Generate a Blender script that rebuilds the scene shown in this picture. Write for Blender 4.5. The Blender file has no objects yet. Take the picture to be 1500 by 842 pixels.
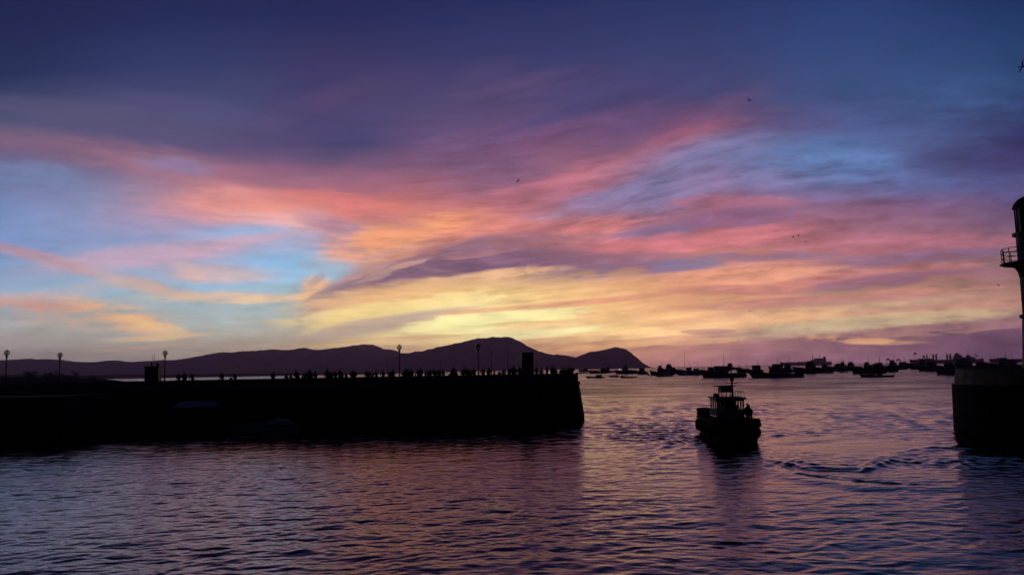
import bpy, bmesh, math, random
import numpy as np
from mathutils import Vector, Matrix

S = bpy.context.scene
COL = S.collection
rnd = random.Random(11)
PI = math.pi
R = math.radians

# ------------------------------------------------------------------ camera
F = 1177.0                       # focal length in pixels of the 1500 px wide photograph
PITCH, ROLL = R(5.82), R(1.04)
EYE = Vector((0, 0, 6.0))
fwd = Vector((0, math.cos(PITCH), math.sin(PITCH)))
r0 = Vector((1, 0, 0))
u0 = Vector((0, -math.sin(PITCH), math.cos(PITCH)))
UP = u0 * math.cos(ROLL) + r0 * math.sin(ROLL)
RT = r0 * math.cos(ROLL) - u0 * math.sin(ROLL)
cd = bpy.data.cameras.new('camera')
cd.sensor_width = 36.0
cd.lens = 36.0 * F / 1500.0
cd.clip_start, cd.clip_end = 0.5, 60000
cam = bpy.data.objects.new('camera', cd)
COL.objects.link(cam)
cam.matrix_world = Matrix(((RT.x, UP.x, -fwd.x, EYE.x), (RT.y, UP.y, -fwd.y, EYE.y), (RT.z, UP.z, -fwd.z, EYE.z), (0, 0, 0, 1)))
S.camera = cam


def ray(px, py):
    return fwd + RT * ((px - 750) / F) + UP * ((421 - py) / F)


def at(px, py, Y):
    d = ray(px, py)
    return EYE + d * (Y / d.y)


def onwater(px, py):
    d = ray(px, py)
    return EYE + d * (-EYE.z / min(d.z, -1e-4))


# ------------------------------------------------------------------ noise in numbers
def value_noise(x, y, seed):
    xi, yi = np.floor(x).astype(np.int64), np.floor(y).astype(np.int64)
    fx, fy = x - xi, y - yi
    fx, fy = fx * fx * (3 - 2 * fx), fy * fy * (3 - 2 * fy)

    def h(a, b):
        n = (a * 374761393 + b * 668265263 + seed * 982451653) & 0x7fffffff
        n = ((n ^ (n >> 13)) * 1274126177) & 0x7fffffff
        return ((n ^ (n >> 16)) & 0xffff) / 65535.0
    return (h(xi, yi) * (1 - fx) + h(xi + 1, yi) * fx) * (1 - fy) + (h(xi, yi + 1) * (1 - fx) + h(xi + 1, yi + 1) * fx) * fy


def fbm(x, y, seed, octv=4):
    s, a, tot = 0, 1, 0
    for i in range(octv):
        s = s + a * value_noise(x * 2 ** i + 17.3 * i, y * 2 ** i - 9.1 * i, seed + i)
        tot += a
        a *= 0.5
    return s / tot


def smooth(x, a, b):
    t = np.clip((x - a) / (b - a), 0, 1)
    return t * t * (3 - 2 * t)


# ------------------------------------------------------------------ materials
def lin(c):
    return tuple((x / 255 / 12.92) if x / 255 <= 0.04045 else ((x / 255 + 0.055) / 1.055) ** 2.4 for x in c)


def mat(name, col, rough=0.7, var=0.35, scale=3.0, metal=0.0, bump=0.0, bscale=8.0, spec=0.3):
    m = bpy.data.materials.new(name)
    m.use_nodes = True
    t = m.node_tree
    b = t.nodes['Principled BSDF']
    tc = t.nodes.new('ShaderNodeTexCoord')
    n = t.nodes.new('ShaderNodeTexNoise')
    n.inputs['Scale'].default_value = scale
    n.inputs['Detail'].default_value = 5
    t.links.new(tc.outputs['Object'], n.inputs['Vector'])
    cr = t.nodes.new('ShaderNodeValToRGB')
    cr.color_ramp.elements[0].position, cr.color_ramp.elements[1].position = 0.3, 0.7
    cr.color_ramp.elements[0].color = (*[c * (1 - var) for c in col], 1)
    cr.color_ramp.elements[1].color = (*[min(1, c * (1 + var)) for c in col], 1)
    t.links.new(n.outputs['Fac'], cr.inputs['Fac'])
    t.links.new(cr.outputs['Color'], b.inputs['Base Color'])
    b.inputs['Roughness'].default_value = rough
    b.inputs['Metallic'].default_value = metal
    b.inputs['Specular IOR Level'].default_value = spec
    if bump:
        n2 = t.nodes.new('ShaderNodeTexNoise')
        n2.inputs['Scale'].default_value = bscale
        n2.inputs['Detail'].default_value = 6
        t.links.new(tc.outputs['Object'], n2.inputs['Vector'])
        bp = t.nodes.new('ShaderNodeBump')
        bp.inputs['Strength'].default_value = bump
        t.links.new(n2.outputs['Fac'], bp.inputs['Height'])
        t.links.new(bp.outputs['Normal'], b.inputs['Normal'])
    return m


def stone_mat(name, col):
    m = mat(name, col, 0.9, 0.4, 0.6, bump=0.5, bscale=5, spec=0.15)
    t = m.node_tree
    b = t.nodes['Principled BSDF']
    tc = [n for n in t.nodes if n.type == 'TEX_COORD'][0]
    mp = t.nodes.new('ShaderNodeMapping')
    mp.inputs['Rotation'].default_value = (R(90), 0, 0)
    t.links.new(tc.outputs['Object'], mp.inputs['Vector'])
    br = t.nodes.new('ShaderNodeTexBrick')
    br.inputs['Scale'].default_value = 1.0
    br.inputs['Brick Width'].default_value = 1.5
    br.inputs['Row Height'].default_value = 0.7
    br.inputs['Mortar Size'].default_value = 0.025
    br.inputs['Color1'].default_value = (*[c * 0.8 for c in col], 1)
    br.inputs['Color2'].default_value = (*[c * 1.2 for c in col], 1)
    br.inputs['Mortar'].default_value = (*[c * 0.4 for c in col], 1)
    t.links.new(mp.outputs['Vector'], br.inputs['Vector'])
    mx = t.nodes.new('ShaderNodeMix')
    mx.data_type = 'RGBA'
    mx.blend_type = 'MULTIPLY'
    mx.inputs[0].default_value = 0.6
    old = b.inputs['Base Color'].links[0].from_socket
    t.links.new(br.outputs['Color'], mx.inputs[6])
    t.links.new(old, mx.inputs[7])
    t.links.new(mx.outputs[2], b.inputs['Base Color'])
    return m


M = {
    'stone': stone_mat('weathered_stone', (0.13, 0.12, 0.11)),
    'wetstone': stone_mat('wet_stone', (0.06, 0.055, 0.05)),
    'parapet': mat('parapet_concrete', (0.16, 0.16, 0.17), 0.9, 0.3, 1.2, bump=0.3),
    'brown': mat('brown_concrete', (0.42, 0.28, 0.18), 0.9, 0.45, 1.0, bump=0.3),
    'paving': mat('paving', (0.12, 0.12, 0.12), 0.9, 0.3, 2),
    'iron': mat('dark_iron', (0.02, 0.02, 0.022), 0.5, 0.3, 6),
    'darkpaint': mat('dark_paint', (0.03, 0.032, 0.038), 0.6, 0.3, 4),
    'hullblack': mat('black_hull_paint', (0.007, 0.007, 0.008), 0.75, 0.4, 2, spec=0.1),
    'hullblue': mat('blue_hull_paint', (0.03, 0.06, 0.11), 0.5, 0.3, 1.5),
    'hullwhite': mat('white_hull_paint', (0.6, 0.61, 0.63), 0.5, 0.15, 1.5),
    'hullred': mat('red_hull_paint', (0.12, 0.025, 0.02), 0.5, 0.3, 1.5),
    'hullgreen': mat('green_hull_paint', (0.02, 0.06, 0.045), 0.5, 0.3, 1.5),
    'white': mat('white_paint', (0.62, 0.62, 0.64), 0.5, 0.12, 2),
    'offwhite': mat('chalky_white_paint', (0.32, 0.32, 0.33), 0.7, 0.25, 1.2),
    'wood': mat('weathered_wood', (0.09, 0.06, 0.04), 0.8, 0.35, 5),
    'rubber': mat('black_rubber', (0.012, 0.012, 0.012), 0.9, 0.3, 6),
    'rope': mat('rope', (0.12, 0.1, 0.07), 0.95, 0.3, 20),
    'canvas': mat('canvas', (0.7, 0.71, 0.74), 0.9, 0.12, 3),
    'glass': mat('dark_window_glass', (0.01, 0.012, 0.016), 0.08, 0.2, 2, spec=0.5),
    'steel': mat('grey_ship_steel', (0.10, 0.11, 0.12), 0.6, 0.2, 0.05),
    'shiphull': mat('ship_hull_paint', (0.05, 0.03, 0.03), 0.6, 0.3, 0.03),
    'skin': mat('skin', (0.25, 0.15, 0.10), 0.6, 0.1, 8),
    'cloth1': mat('dark_cloth', (0.02, 0.02, 0.028), 0.95, 0.3, 12),
    'cloth2': mat('maroon_cloth', (0.05, 0.018, 0.02), 0.95, 0.3, 12),
    'cloth3': mat('grey_cloth', (0.05, 0.05, 0.055), 0.95, 0.3, 12),
    'hairm': mat('dark_hair', (0.01, 0.008, 0.006), 0.8, 0.3, 30),
    'bark': mat('bark', (0.06, 0.045, 0.03), 0.95, 0.4, 3, bump=0.6),
    'leaf': mat('leaf', (0.04, 0.06, 0.025), 0.8, 0.4, 0.8),
    'hill': mat('dry_hill_scrub', (0.09, 0.065, 0.05), 1.0, 0.45, 0.004, spec=0.0),
    'shore': mat('shore_earth', (0.07, 0.06, 0.05), 1.0, 0.4, 0.02, spec=0.0),
    'feather': mat('dark_feather', (0.02, 0.02, 0.022), 0.9, 0.3, 10),
}


def globe_mat():
    m = bpy.data.materials.new('frosted_globe')
    m.use_nodes = True
    t = m.node_tree
    b = t.nodes['Principled BSDF']
    b.inputs['Base Color'].default_value = (0.55, 0.52, 0.5, 1)
    b.inputs['Roughness'].default_value = 0.15
    n = t.nodes.new('ShaderNodeTexNoise')
    n.inputs['Scale'].default_value = 6
    mp = t.nodes.new('ShaderNodeMapRange')
    mp.inputs['To Min'].default_value, mp.inputs['To Max'].default_value = 0.45, 0.8
    t.links.new(n.outputs['Fac'], mp.inputs['Value'])
    tr = t.nodes.new('ShaderNodeBsdfTransparent')
    tr.inputs['Color'].default_value = (0.8, 0.75, 0.72, 1)
    lw = t.nodes.new('ShaderNodeLayerWeight')
    lw.inputs['Blend'].default_value = 0.45
    mx = t.nodes.new('ShaderNodeMixShader')
    ad = t.nodes.new('ShaderNodeMath')
    ad.operation = 'MAXIMUM'
    t.links.new(lw.outputs['Facing'], ad.inputs[0])
    ad.inputs[1].default_value = 0.25
    t.links.new(ad.outputs[0], mx.inputs['Fac'])
    t.links.new(tr.outputs[0], mx.inputs[1])
    t.links.new(b.outputs[0], mx.inputs[2])
    t.links.new(mx.outputs[0], t.nodes['Material Output'].inputs['Surface'])
    return m


M['globe'] = globe_mat()
M['lit'] = bpy.data.materials.new('lit_lamp')
M['lit'].use_nodes = True
M['lit'].node_tree.nodes['Principled BSDF'].inputs['Emission Color'].default_value = (0.85, 0.92, 1.0, 1)
M['lit'].node_tree.nodes['Principled BSDF'].inputs['Emission Strength'].default_value = 4.0


# ------------------------------------------------------------------ mesh builder
class MB:
    def __init__(s):
        s.v, s.f = [], []

    def add(s, vs, fs):
        b = len(s.v)
        s.v += [tuple(v) for v in vs]
        s.f += [tuple(i + b for i in f) for f in fs]
        return s

    def box(s, x0, x1, y0, y1, z0, z1, tx=0.0, ty=0.0, ch=0.0):
        """box, its top drawn in by tx / ty on each side, vertical edges chamfered by ch"""
        def ring(a0, a1, b0, b1, z):
            c = min(ch, (a1 - a0) * .3, (b1 - b0) * .3)
            if c <= 0:
                return [(a0, b0, z), (a1, b0, z), (a1, b1, z), (a0, b1, z)]
            return [(a0 + c, b0, z), (a1 - c, b0, z), (a1, b0 + c, z), (a1, b1 - c, z), (a1 - c, b1, z), (a0 + c, b1, z), (a0, b1 - c, z), (a0, b0 + c, z)]
        A = ring(x0, x1, y0, y1, z0)
        B = ring(x0 + tx, x1 - tx, y0 + ty, y1 - ty, z1)
        n = len(A)
        fs = [(i, (i + 1) % n, n + (i + 1) % n, n + i) for i in range(n)]
        fs += [tuple(range(n - 1, -1, -1)), tuple(range(n, 2 * n))]
        return s.add(A + B, fs)

    def tube(s, pts, rad, n=8, caps=True):
        pts = [Vector(p) for p in pts]
        if not isinstance(rad, (list, tuple)):
            rad = [rad] * len(pts)
        vs, fs = [], []
        for i, p in enumerate(pts):
            d = (pts[min(i + 1, len(pts) - 1)] - pts[max(i - 1, 0)]).normalized()
            a = Vector((0, 0, 1)) if abs(d.z) < 0.9 else Vector((1, 0, 0))
            e1 = d.cross(a).normalized()
            e2 = d.cross(e1)
            for k in range(n):
                t = 2 * PI * k / n
                vs.append(p + (e1 * math.cos(t) + e2 * math.sin(t)) * rad[i])
        for i in range(len(pts) - 1):
            for k in range(n):
                k2 = (k + 1) % n
                fs.append((i * n + k, i * n + k2, (i + 1) * n + k2, (i + 1) * n + k))
        if caps:
            fs.append(tuple(range(n - 1, -1, -1)))
            fs.append(tuple((len(pts) - 1) * n + k for k in range(n)))
        return s.add(vs, fs)

    def lathe(s, prof, cx=0, cy=0, n=24, cap=True):
        vs, fs = [], []
        for (r, z) in prof:
            for k in range(n):
                t = 2 * PI * k / n
                vs.append((cx + r * math.cos(t), cy + r * math.sin(t), z))
        for i in range(len(prof) - 1):
            for k in range(n):
                k2 = (k + 1) % n
                fs.append((i * n + k, i * n + k2, (i + 1) * n + k2, (i + 1) * n + k))
        if cap:
            fs.append(tuple(range(n - 1, -1, -1)))
            fs.append(tuple((len(prof) - 1) * n + k for k in range(n)))
        return s.add(vs, fs)

    def ball(s, c, r, n=14, m=9, sz=1.0):
        prof = []
        for i in range(m + 1):
            t = -PI / 2 + PI * i / m
            prof.append((max(r * math.cos(t), r * .02), c[2] + r * sz * math.sin(t)))
        return s.lathe(prof, c[0], c[1], n)

    def prism(s, outline, y0, y1):
        """outline of (x, z) points extruded along y"""
        n = len(outline)
        vs = [(x, y0, z) for x, z in outline] + [(x, y1, z) for x, z in outline]
        fs = [(i, (i + 1) % n, n + (i + 1) % n, n + i) for i in range(n)]
        fs += [tuple(range(n - 1, -1, -1)), tuple(range(n, 2 * n))]
        return s.add(vs, fs)

    def torus(s, c, Rr, r, axis='x', n=18, m=8):
        vs, fs = [], []
        for i in range(n):
            a = 2 * PI * i / n
            for j in range(m):
                b = 2 * PI * j / m
                p, q, w = (Rr + r * math.cos(b)) * math.cos(a), (Rr + r * math.cos(b)) * math.sin(a), r * math.sin(b)
                v = {'x': (w, p, q), 'y': (p, w, q), 'z': (p, q, w)}[axis]
                vs.append((v[0] + c[0], v[1] + c[1], v[2] + c[2]))
        for i in range(n):
            for j in range(m):
                fs.append((i * m + j, ((i + 1) % n) * m + j, ((i + 1) % n) * m + (j + 1) % m, i * m + (j + 1) % m))
        return s.add(vs, fs)

    def build(s, name, material, parent=None, smooth=False, loc=None):
        me = bpy.data.meshes.new(name)
        me.from_pydata(s.v, [], s.f)
        bm = bmesh.new()
        bm.from_mesh(me)
        bmesh.ops.recalc_face_normals(bm, faces=bm.faces)
        bm.to_mesh(me)
        bm.free()
        if smooth:
            me.polygons.foreach_set('use_smooth', [True] * len(me.polygons))
        me.materials.append(M[material] if isinstance(material, str) else material)
        o = bpy.data.objects.new(name, me)
        COL.objects.link(o)
        if parent:
            o.parent = parent
        if loc:
            o.location = loc
        return o


def tag(o, label=None, cat=None, group=None, kind=None):
    for k, v in (('label', label), ('category', cat), ('group', group), ('kind', kind)):
        if v:
            o[k] = v
    return o


def empty(name, loc, rz=0, label=None, cat=None, group=None):
    o = bpy.data.objects.new(name, None)
    COL.objects.link(o)
    o.location = loc
    o.rotation_euler.z = rz
    o.empty_display_size = 0.3
    return tag(o, label, cat, group)


def copy_tree(o, parent=None):
    c = o.copy()
    COL.objects.link(c)
    if parent:
        c.parent = parent
    for ch in list(o.children):
        copy_tree(ch, c)
    return c


# ------------------------------------------------------------------ the sky (world)
HAZE_D, HAZE_TOP = 0.000095, 420.0
W = bpy.data.worlds.new('World')
W.use_nodes = True
T = W.node_tree
T.nodes.clear()
T_NOW = [T]


def LK(a, b):
    T_NOW[0].links.new(a, b)


def node(tp, **kw):
    n = T_NOW[0].nodes.new(tp)
    for k, v in kw.items():
        setattr(n, k, v)
    return n


def math_(op, a, b=None, c=None, clamp=False):
    n = node('ShaderNodeMath', operation=op, use_clamp=clamp)
    for i, x in enumerate((a, b, c)):
        if x is None:
            continue
        if isinstance(x, (int, float)):
            n.inputs[i].default_value = x
        else:
            LK(x, n.inputs[i])
    return n.outputs[0]


def maprange(v, a, b, c=0.0, d=1.0, interp='SMOOTHSTEP'):
    n = node('ShaderNodeMapRange', interpolation_type=interp)
    LK(v, n.inputs['Value'])
    for k, x in (('From Min', a), ('From Max', b), ('To Min', c), ('To Max', d)):
        n.inputs[k].default_value = x
    return n.outputs['Result']


def mixc(f, a, b, blend='MIX'):
    n = node('ShaderNodeMix', data_type='RGBA', blend_type=blend)
    for k, x in ((0, f), (6, a), (7, b)):       # the float factor and the two colour sockets
        if isinstance(x, (int, float)):
            n.inputs[k].default_value = x
        elif isinstance(x, tuple):
            n.inputs[k].default_value = (*x[:3], 1)
        else:
            LK(x, n.inputs[k])
    return n.outputs[2]


def combine(x, y, z):
    n = node('ShaderNodeCombineXYZ')
    for i, v in enumerate((x, y, z)):
        if isinstance(v, (int, float)):
            n.inputs[i].default_value = v
        else:
            LK(v, n.inputs[i])
    return n.outputs[0]


def noise(vec, scale=1.0, detail=3, rough=0.55, dist=0.0):
    n = node('ShaderNodeTexNoise')
    n.inputs['Scale'].default_value = scale
    n.inputs['Detail'].default_value = detail
    n.inputs['Roughness'].default_value = rough
    n.inputs['Distortion'].default_value = dist
    LK(vec, n.inputs['Vector'])
    return n


tc = node('ShaderNodeTexCoord')
sp = node('ShaderNodeSeparateXYZ')
LK(tc.outputs['Generated'], sp.inputs[0])
dx, dy, dz = sp.outputs
yc = math_('MAXIMUM', dy, 0.15)
RS = math.tan(ROLL)
# bearing and height of the direction, both as tangents about due west (+Y), thousandths of F
sx0 = math_('MULTIPLY', math_('DIVIDE', dx, yc), F / 1000)
sy0 = math_('MULTIPLY_ADD', sx0, -RS, math_('MULTIPLY', math_('DIVIDE', dz, yc), F / 1000))


def sky_uv(px, py):
    d = ray(px, py)
    u = d.x / d.y * F / 1000
    return u, d.z / d.y * F / 1000 - RS * u


# large slow warp, so that nothing follows the rows
wn = noise(combine(math_('MULTIPLY', sx0, 1.0), math_('MULTIPLY', sy0, 2.4), 3.7), 3.2, 3, 0.55)
ws = node('ShaderNodeSeparateColor')
LK(wn.outputs['Color'], ws.inputs[0])
wamt = maprange(sy0, 0.0, 0.34, 0.12, 1.0)
sx = math_('MULTIPLY_ADD', math_('SUBTRACT', ws.outputs[0], 0.5), 0.10, sx0)
sy = math_('MULTIPLY_ADD', math_('MULTIPLY', math_('SUBTRACT', ws.outputs[1], 0.5), wamt), 0.032, sy0)

# the streak direction: level curves of psi (rising to the right on the right, falling to the middle on the left)
fc = node('ShaderNodeFloatCurve')
cv = fc.mapping.curves[0]
pts = [(0.0, 0.62), (0.2, 0.48), (0.4, 0.36), (0.5, 0.38), (0.62, 0.52), (0.75, 0.66), (0.88, 0.72), (1.0, 0.74)]
cv.points[0].location, cv.points[1].location = pts[0], pts[-1]
for p in pts[1:-1]:
    cv.points.new(*p)
fc.mapping.update()
LK(math_('MULTIPLY_ADD', sx, 1 / 1.7, 0.5, clamp=True), fc.inputs['Value'])
psi = math_('DIVIDE', sy, math_('ADD', fc.outputs[0], 0.6))
st1 = noise(combine(math_('MULTIPLY', sx, 1.6), math_('MULTIPLY', psi, 17.0), 0.3), 1.0, 5, 0.6, 0.35)
st2 = noise(combine(math_('MULTIPLY', sx, 9.0), math_('MULTIPLY', psi, 72.0), 5.1), 1.0, 4, 0.6, 0.0)
st3 = noise(combine(math_('MULTIPLY', sx, 30.0), math_('MULTIPLY', psi, 165.0), 2.2), 1.0, 3, 0.65)
brk = noise(combine(math_('MULTIPLY', sx, 11.0), math_('MULTIPLY', sy, 26.0), 8.4), 1.0, 6, 0.66)
S3 = math_('ADD', math_('MULTIPLY', math_('SUBTRACT', st3.outputs['Fac'], 0.5), 0.7), math_('MULTIPLY', math_('SUBTRACT', brk.outputs['Fac'], 0.5), 1.25))
S1 = math_('SUBTRACT', st1.outputs['Fac'], 0.5)
S2 = math_('ADD', math_('SUBTRACT', st2.outputs['Fac'], 0.5), math_('MULTIPLY', S3, 0.75))
SN = math_('MULTIPLY_ADD', S2, 0.45, S1)
SR = math_('MULTIPLY', math_('MULTIPLY_ADD', S2, 1.1, math_('MULTIPLY', S1, 1.35)), maprange(sy, 0.48, 0.24, 0.45, 1.0))

def tone(c):
    """cloud colours as read off, a little greyer; the glow a little paler and warmer"""
    r_, g_, b_ = c
    if r_ > 238 and g_ > 212:
        return lin((255, g_ - 5, min(255, b_ + 12)))
    y_ = .3 * r_ + .59 * g_ + .11 * b_
    return lin(tuple(x + (y_ - x) * .05 for x in (r_, g_ + 1, b_)))


# colours read along rows of equal height: (photo y, [(photo x, sRGB)])
ROWS = [
    (545, [(0, (108, 92, 112)), (200, (118, 100, 112)), (400, (150, 120, 115)), (580, (180, 135, 115)), (800, (185, 125, 105)), (960, (165, 108, 105)), (1100, (140, 92, 104)), (1250, (118, 80, 100)), (1450, (88, 60, 88))]),
    (515, [(0, (134, 120, 128)), (200, (148, 130, 130)), (400, (178, 148, 128)), (580, (204, 160, 125)), (740, (230, 175, 115)), (860, (215, 152, 110)), (960, (190, 130, 110)), (1100, (168, 114, 110)), (1250, (142, 98, 106)), (1450, (106, 72, 96))]),
    (490, [(0, (162, 152, 146)), (150, (168, 158, 148)), (400, (180, 165, 144)), (500, (192, 172, 140)), (600, (222, 190, 135)), (650, (255, 232, 140)), (720, (255, 244, 166)), (800, (255, 226, 144)), (900, (248, 205, 130)), (1000, (222, 170, 120)), (1100, (195, 152, 120)), (1200, (205, 150, 112)), (1300, (182, 136, 112)), (1450, (146, 108, 106))]),
    (460, [(0, (170, 165, 158)), (250, (172, 176, 168)), (400, (176, 180, 172)), (455, (190, 184, 165)), (500, (245, 222, 138)), (550, (255, 232, 140)), (620, (255, 242, 150)), (700, (255, 242, 155)), (800, (255, 222, 138)), (900, (245, 190, 125)), (1000, (235, 170, 120)), (1100, (222, 162, 120)), (1200, (200, 160, 122)), (1300, (186, 150, 120)), (1450, (176, 128, 110))]),
    (430, [(0, (158, 178, 190)), (150, (160, 180, 186)), (300, (162, 186, 196)), (420, (168, 190, 196)), (480, (190, 165, 145)), (540, (225, 170, 128)), (620, (252, 200, 130)), (700, (255, 212, 138)), (800, (255, 204, 134)), (900, (250, 188, 128)), (1000, (240, 165, 120)), (1100, (222, 142, 116)), (1200, (195, 122, 115)), (1350, (186, 120, 115)), (1450, (158, 110, 115))]),
    (400, [(0, (148, 174, 200)), (120, (148, 180, 206)), (280, (152, 184, 212)), (440, (148, 194, 226)), (490, (160, 192, 212)), (540, (185, 145, 138)), (620, (150, 112, 122)), (720, (125, 95, 120)), (850, (140, 105, 125)), (960, (175, 125, 130)), (1050, (222, 148, 125)), (1200, (200, 128, 120)), (1350, (160, 105, 118)), (1450, (148, 105, 118))]),
    (370, [(0, (134, 160, 198)), (130, (150, 166, 198)), (300, (158, 172, 205)), (390, (138, 184, 226)), (440, (140, 184, 222)), (480, (215, 165, 162)), (560, (232, 160, 128)), (640, (190, 128, 120)), (750, (165, 112, 124)), (880, (190, 118, 122)), (1000, (200, 118, 120)), (1200, (180, 110, 120)), (1350, (160, 104, 120)), (1450, (138, 95, 116))]),
    (330, [(0, (122, 150, 202)), (100, (132, 152, 200)), (250, (150, 158, 200)), (360, (158, 168, 205)), (430, (200, 160, 175)), (480, (190, 140, 150)), (560, (225, 148, 128)), (650, (234, 140, 116)), (750, (214, 125, 122)), (850, (185, 115, 126)), (950, (150, 108, 138)), (1050, (178, 108, 126)), (1200, (150, 100, 126)), (1350, (128, 92, 128)), (1480, (96, 78, 120))]),
    (290, [(0, (116, 142, 194)), (130, (138, 146, 188)), (220, (175, 142, 172)), (300, (218, 142, 148)), (380, (232, 142, 134)), (500, (222, 124, 118)), (600, (204, 116, 118)), (700, (172, 106, 122)), (780, (152, 102, 128)), (870, (146, 118, 158)), (950, (124, 120, 168)), (1050, (130, 106, 146)), (1150, (112, 104, 150)), (1300, (92, 100, 152)), (1450, (74, 76, 126))]),
    (240, [(0, (112, 116, 158)), (120, (120, 110, 146)), (250, (142, 112, 144)), (350, (152, 106, 132)), (450, (124, 92, 126)), (600, (124, 88, 122)), (750, (122, 86, 122)), (850, (150, 96, 120)), (940, (140, 106, 140)), (1050, (112, 112, 160)), (1200, (92, 126, 182)), (1300, (86, 106, 162)), (1400, (66, 76, 124)), (1490, (50, 48, 98))]),
    (200, [(0, (102, 90, 130)), (150, (98, 86, 126)), (300, (94, 80, 120)), (450, (82, 70, 116)), (530, (72, 68, 112)), (650, (102, 78, 122)), (800, (114, 78, 120)), (900, (106, 74, 118)), (1000, (124, 80, 116)), (1080, (96, 78, 122)), (1250, (76, 88, 142)), (1400, (60, 76, 126)), (1490, (46, 56, 106))]),
    (150, [(0, (76, 80, 116)), (150, (80, 80, 118)), (300, (74, 78, 118)), (450, (68, 63, 108)), (600, (78, 68, 112)), (750, (80, 70, 115)), (900, (74, 68, 115)), (1000, (70, 67, 116)), (1100, (66, 71, 119)), (1250, (57, 79, 130)), (1400, (52, 79, 130)), (1490, (40, 70, 118))]),
    (80, [(0, (34, 47, 90)), (250, (47, 57, 105)), (500, (53, 53, 100)), (750, (53, 56, 106)), (1000, (51, 61, 112)), (1250, (45, 69, 123)), (1490, (32, 60, 111))]),
    (5, [(0, (28, 37, 80)), (250, (31, 42, 90)), (500, (34, 40, 89)), (750, (33, 44, 96)), (1000, (38, 51, 102)), (1250, (37, 56, 112)), (1490, (24, 42, 94))]),
    (-260, [(0, (13, 15, 38)), (750, (15, 17, 44)), (1490, (12, 16, 42))]),
]
tpos = math_('MULTIPLY_ADD', sx, 1 / 1.8, 0.5, clamp=True)
syw = math_('MULTIPLY_ADD', SN, 0.045, sy)
prev = None
col = None
for i, (py, stops) in enumerate(ROWS):
    n = node('ShaderNodeValToRGB')
    cr = n.color_ramp
    cr.interpolation = 'EASE' if len(stops) < 9 else 'LINEAR'
    pp = [min(0.9999, max(0, sky_uv(px, py)[0] / 1.8 + 0.5)) for px, _ in stops]
    cr.elements[0].position, cr.elements[1].position = pp[0], pp[-1]
    for q in pp[1:-1]:
        cr.elements.new(q)
    for el, (px, c) in zip(cr.elements, stops):
        el.color = (*tone(c), 1)
    LK(tpos, n.inputs['Fac'])
    v = sky_uv(750, py)[1]
    if col is None:
        ramp0 = col = n.outputs['Color']
    else:
        col = mixc(maprange(syw, prev, v, 0, 1, 'LINEAR'), col, n.outputs['Color'])
    prev = v

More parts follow.
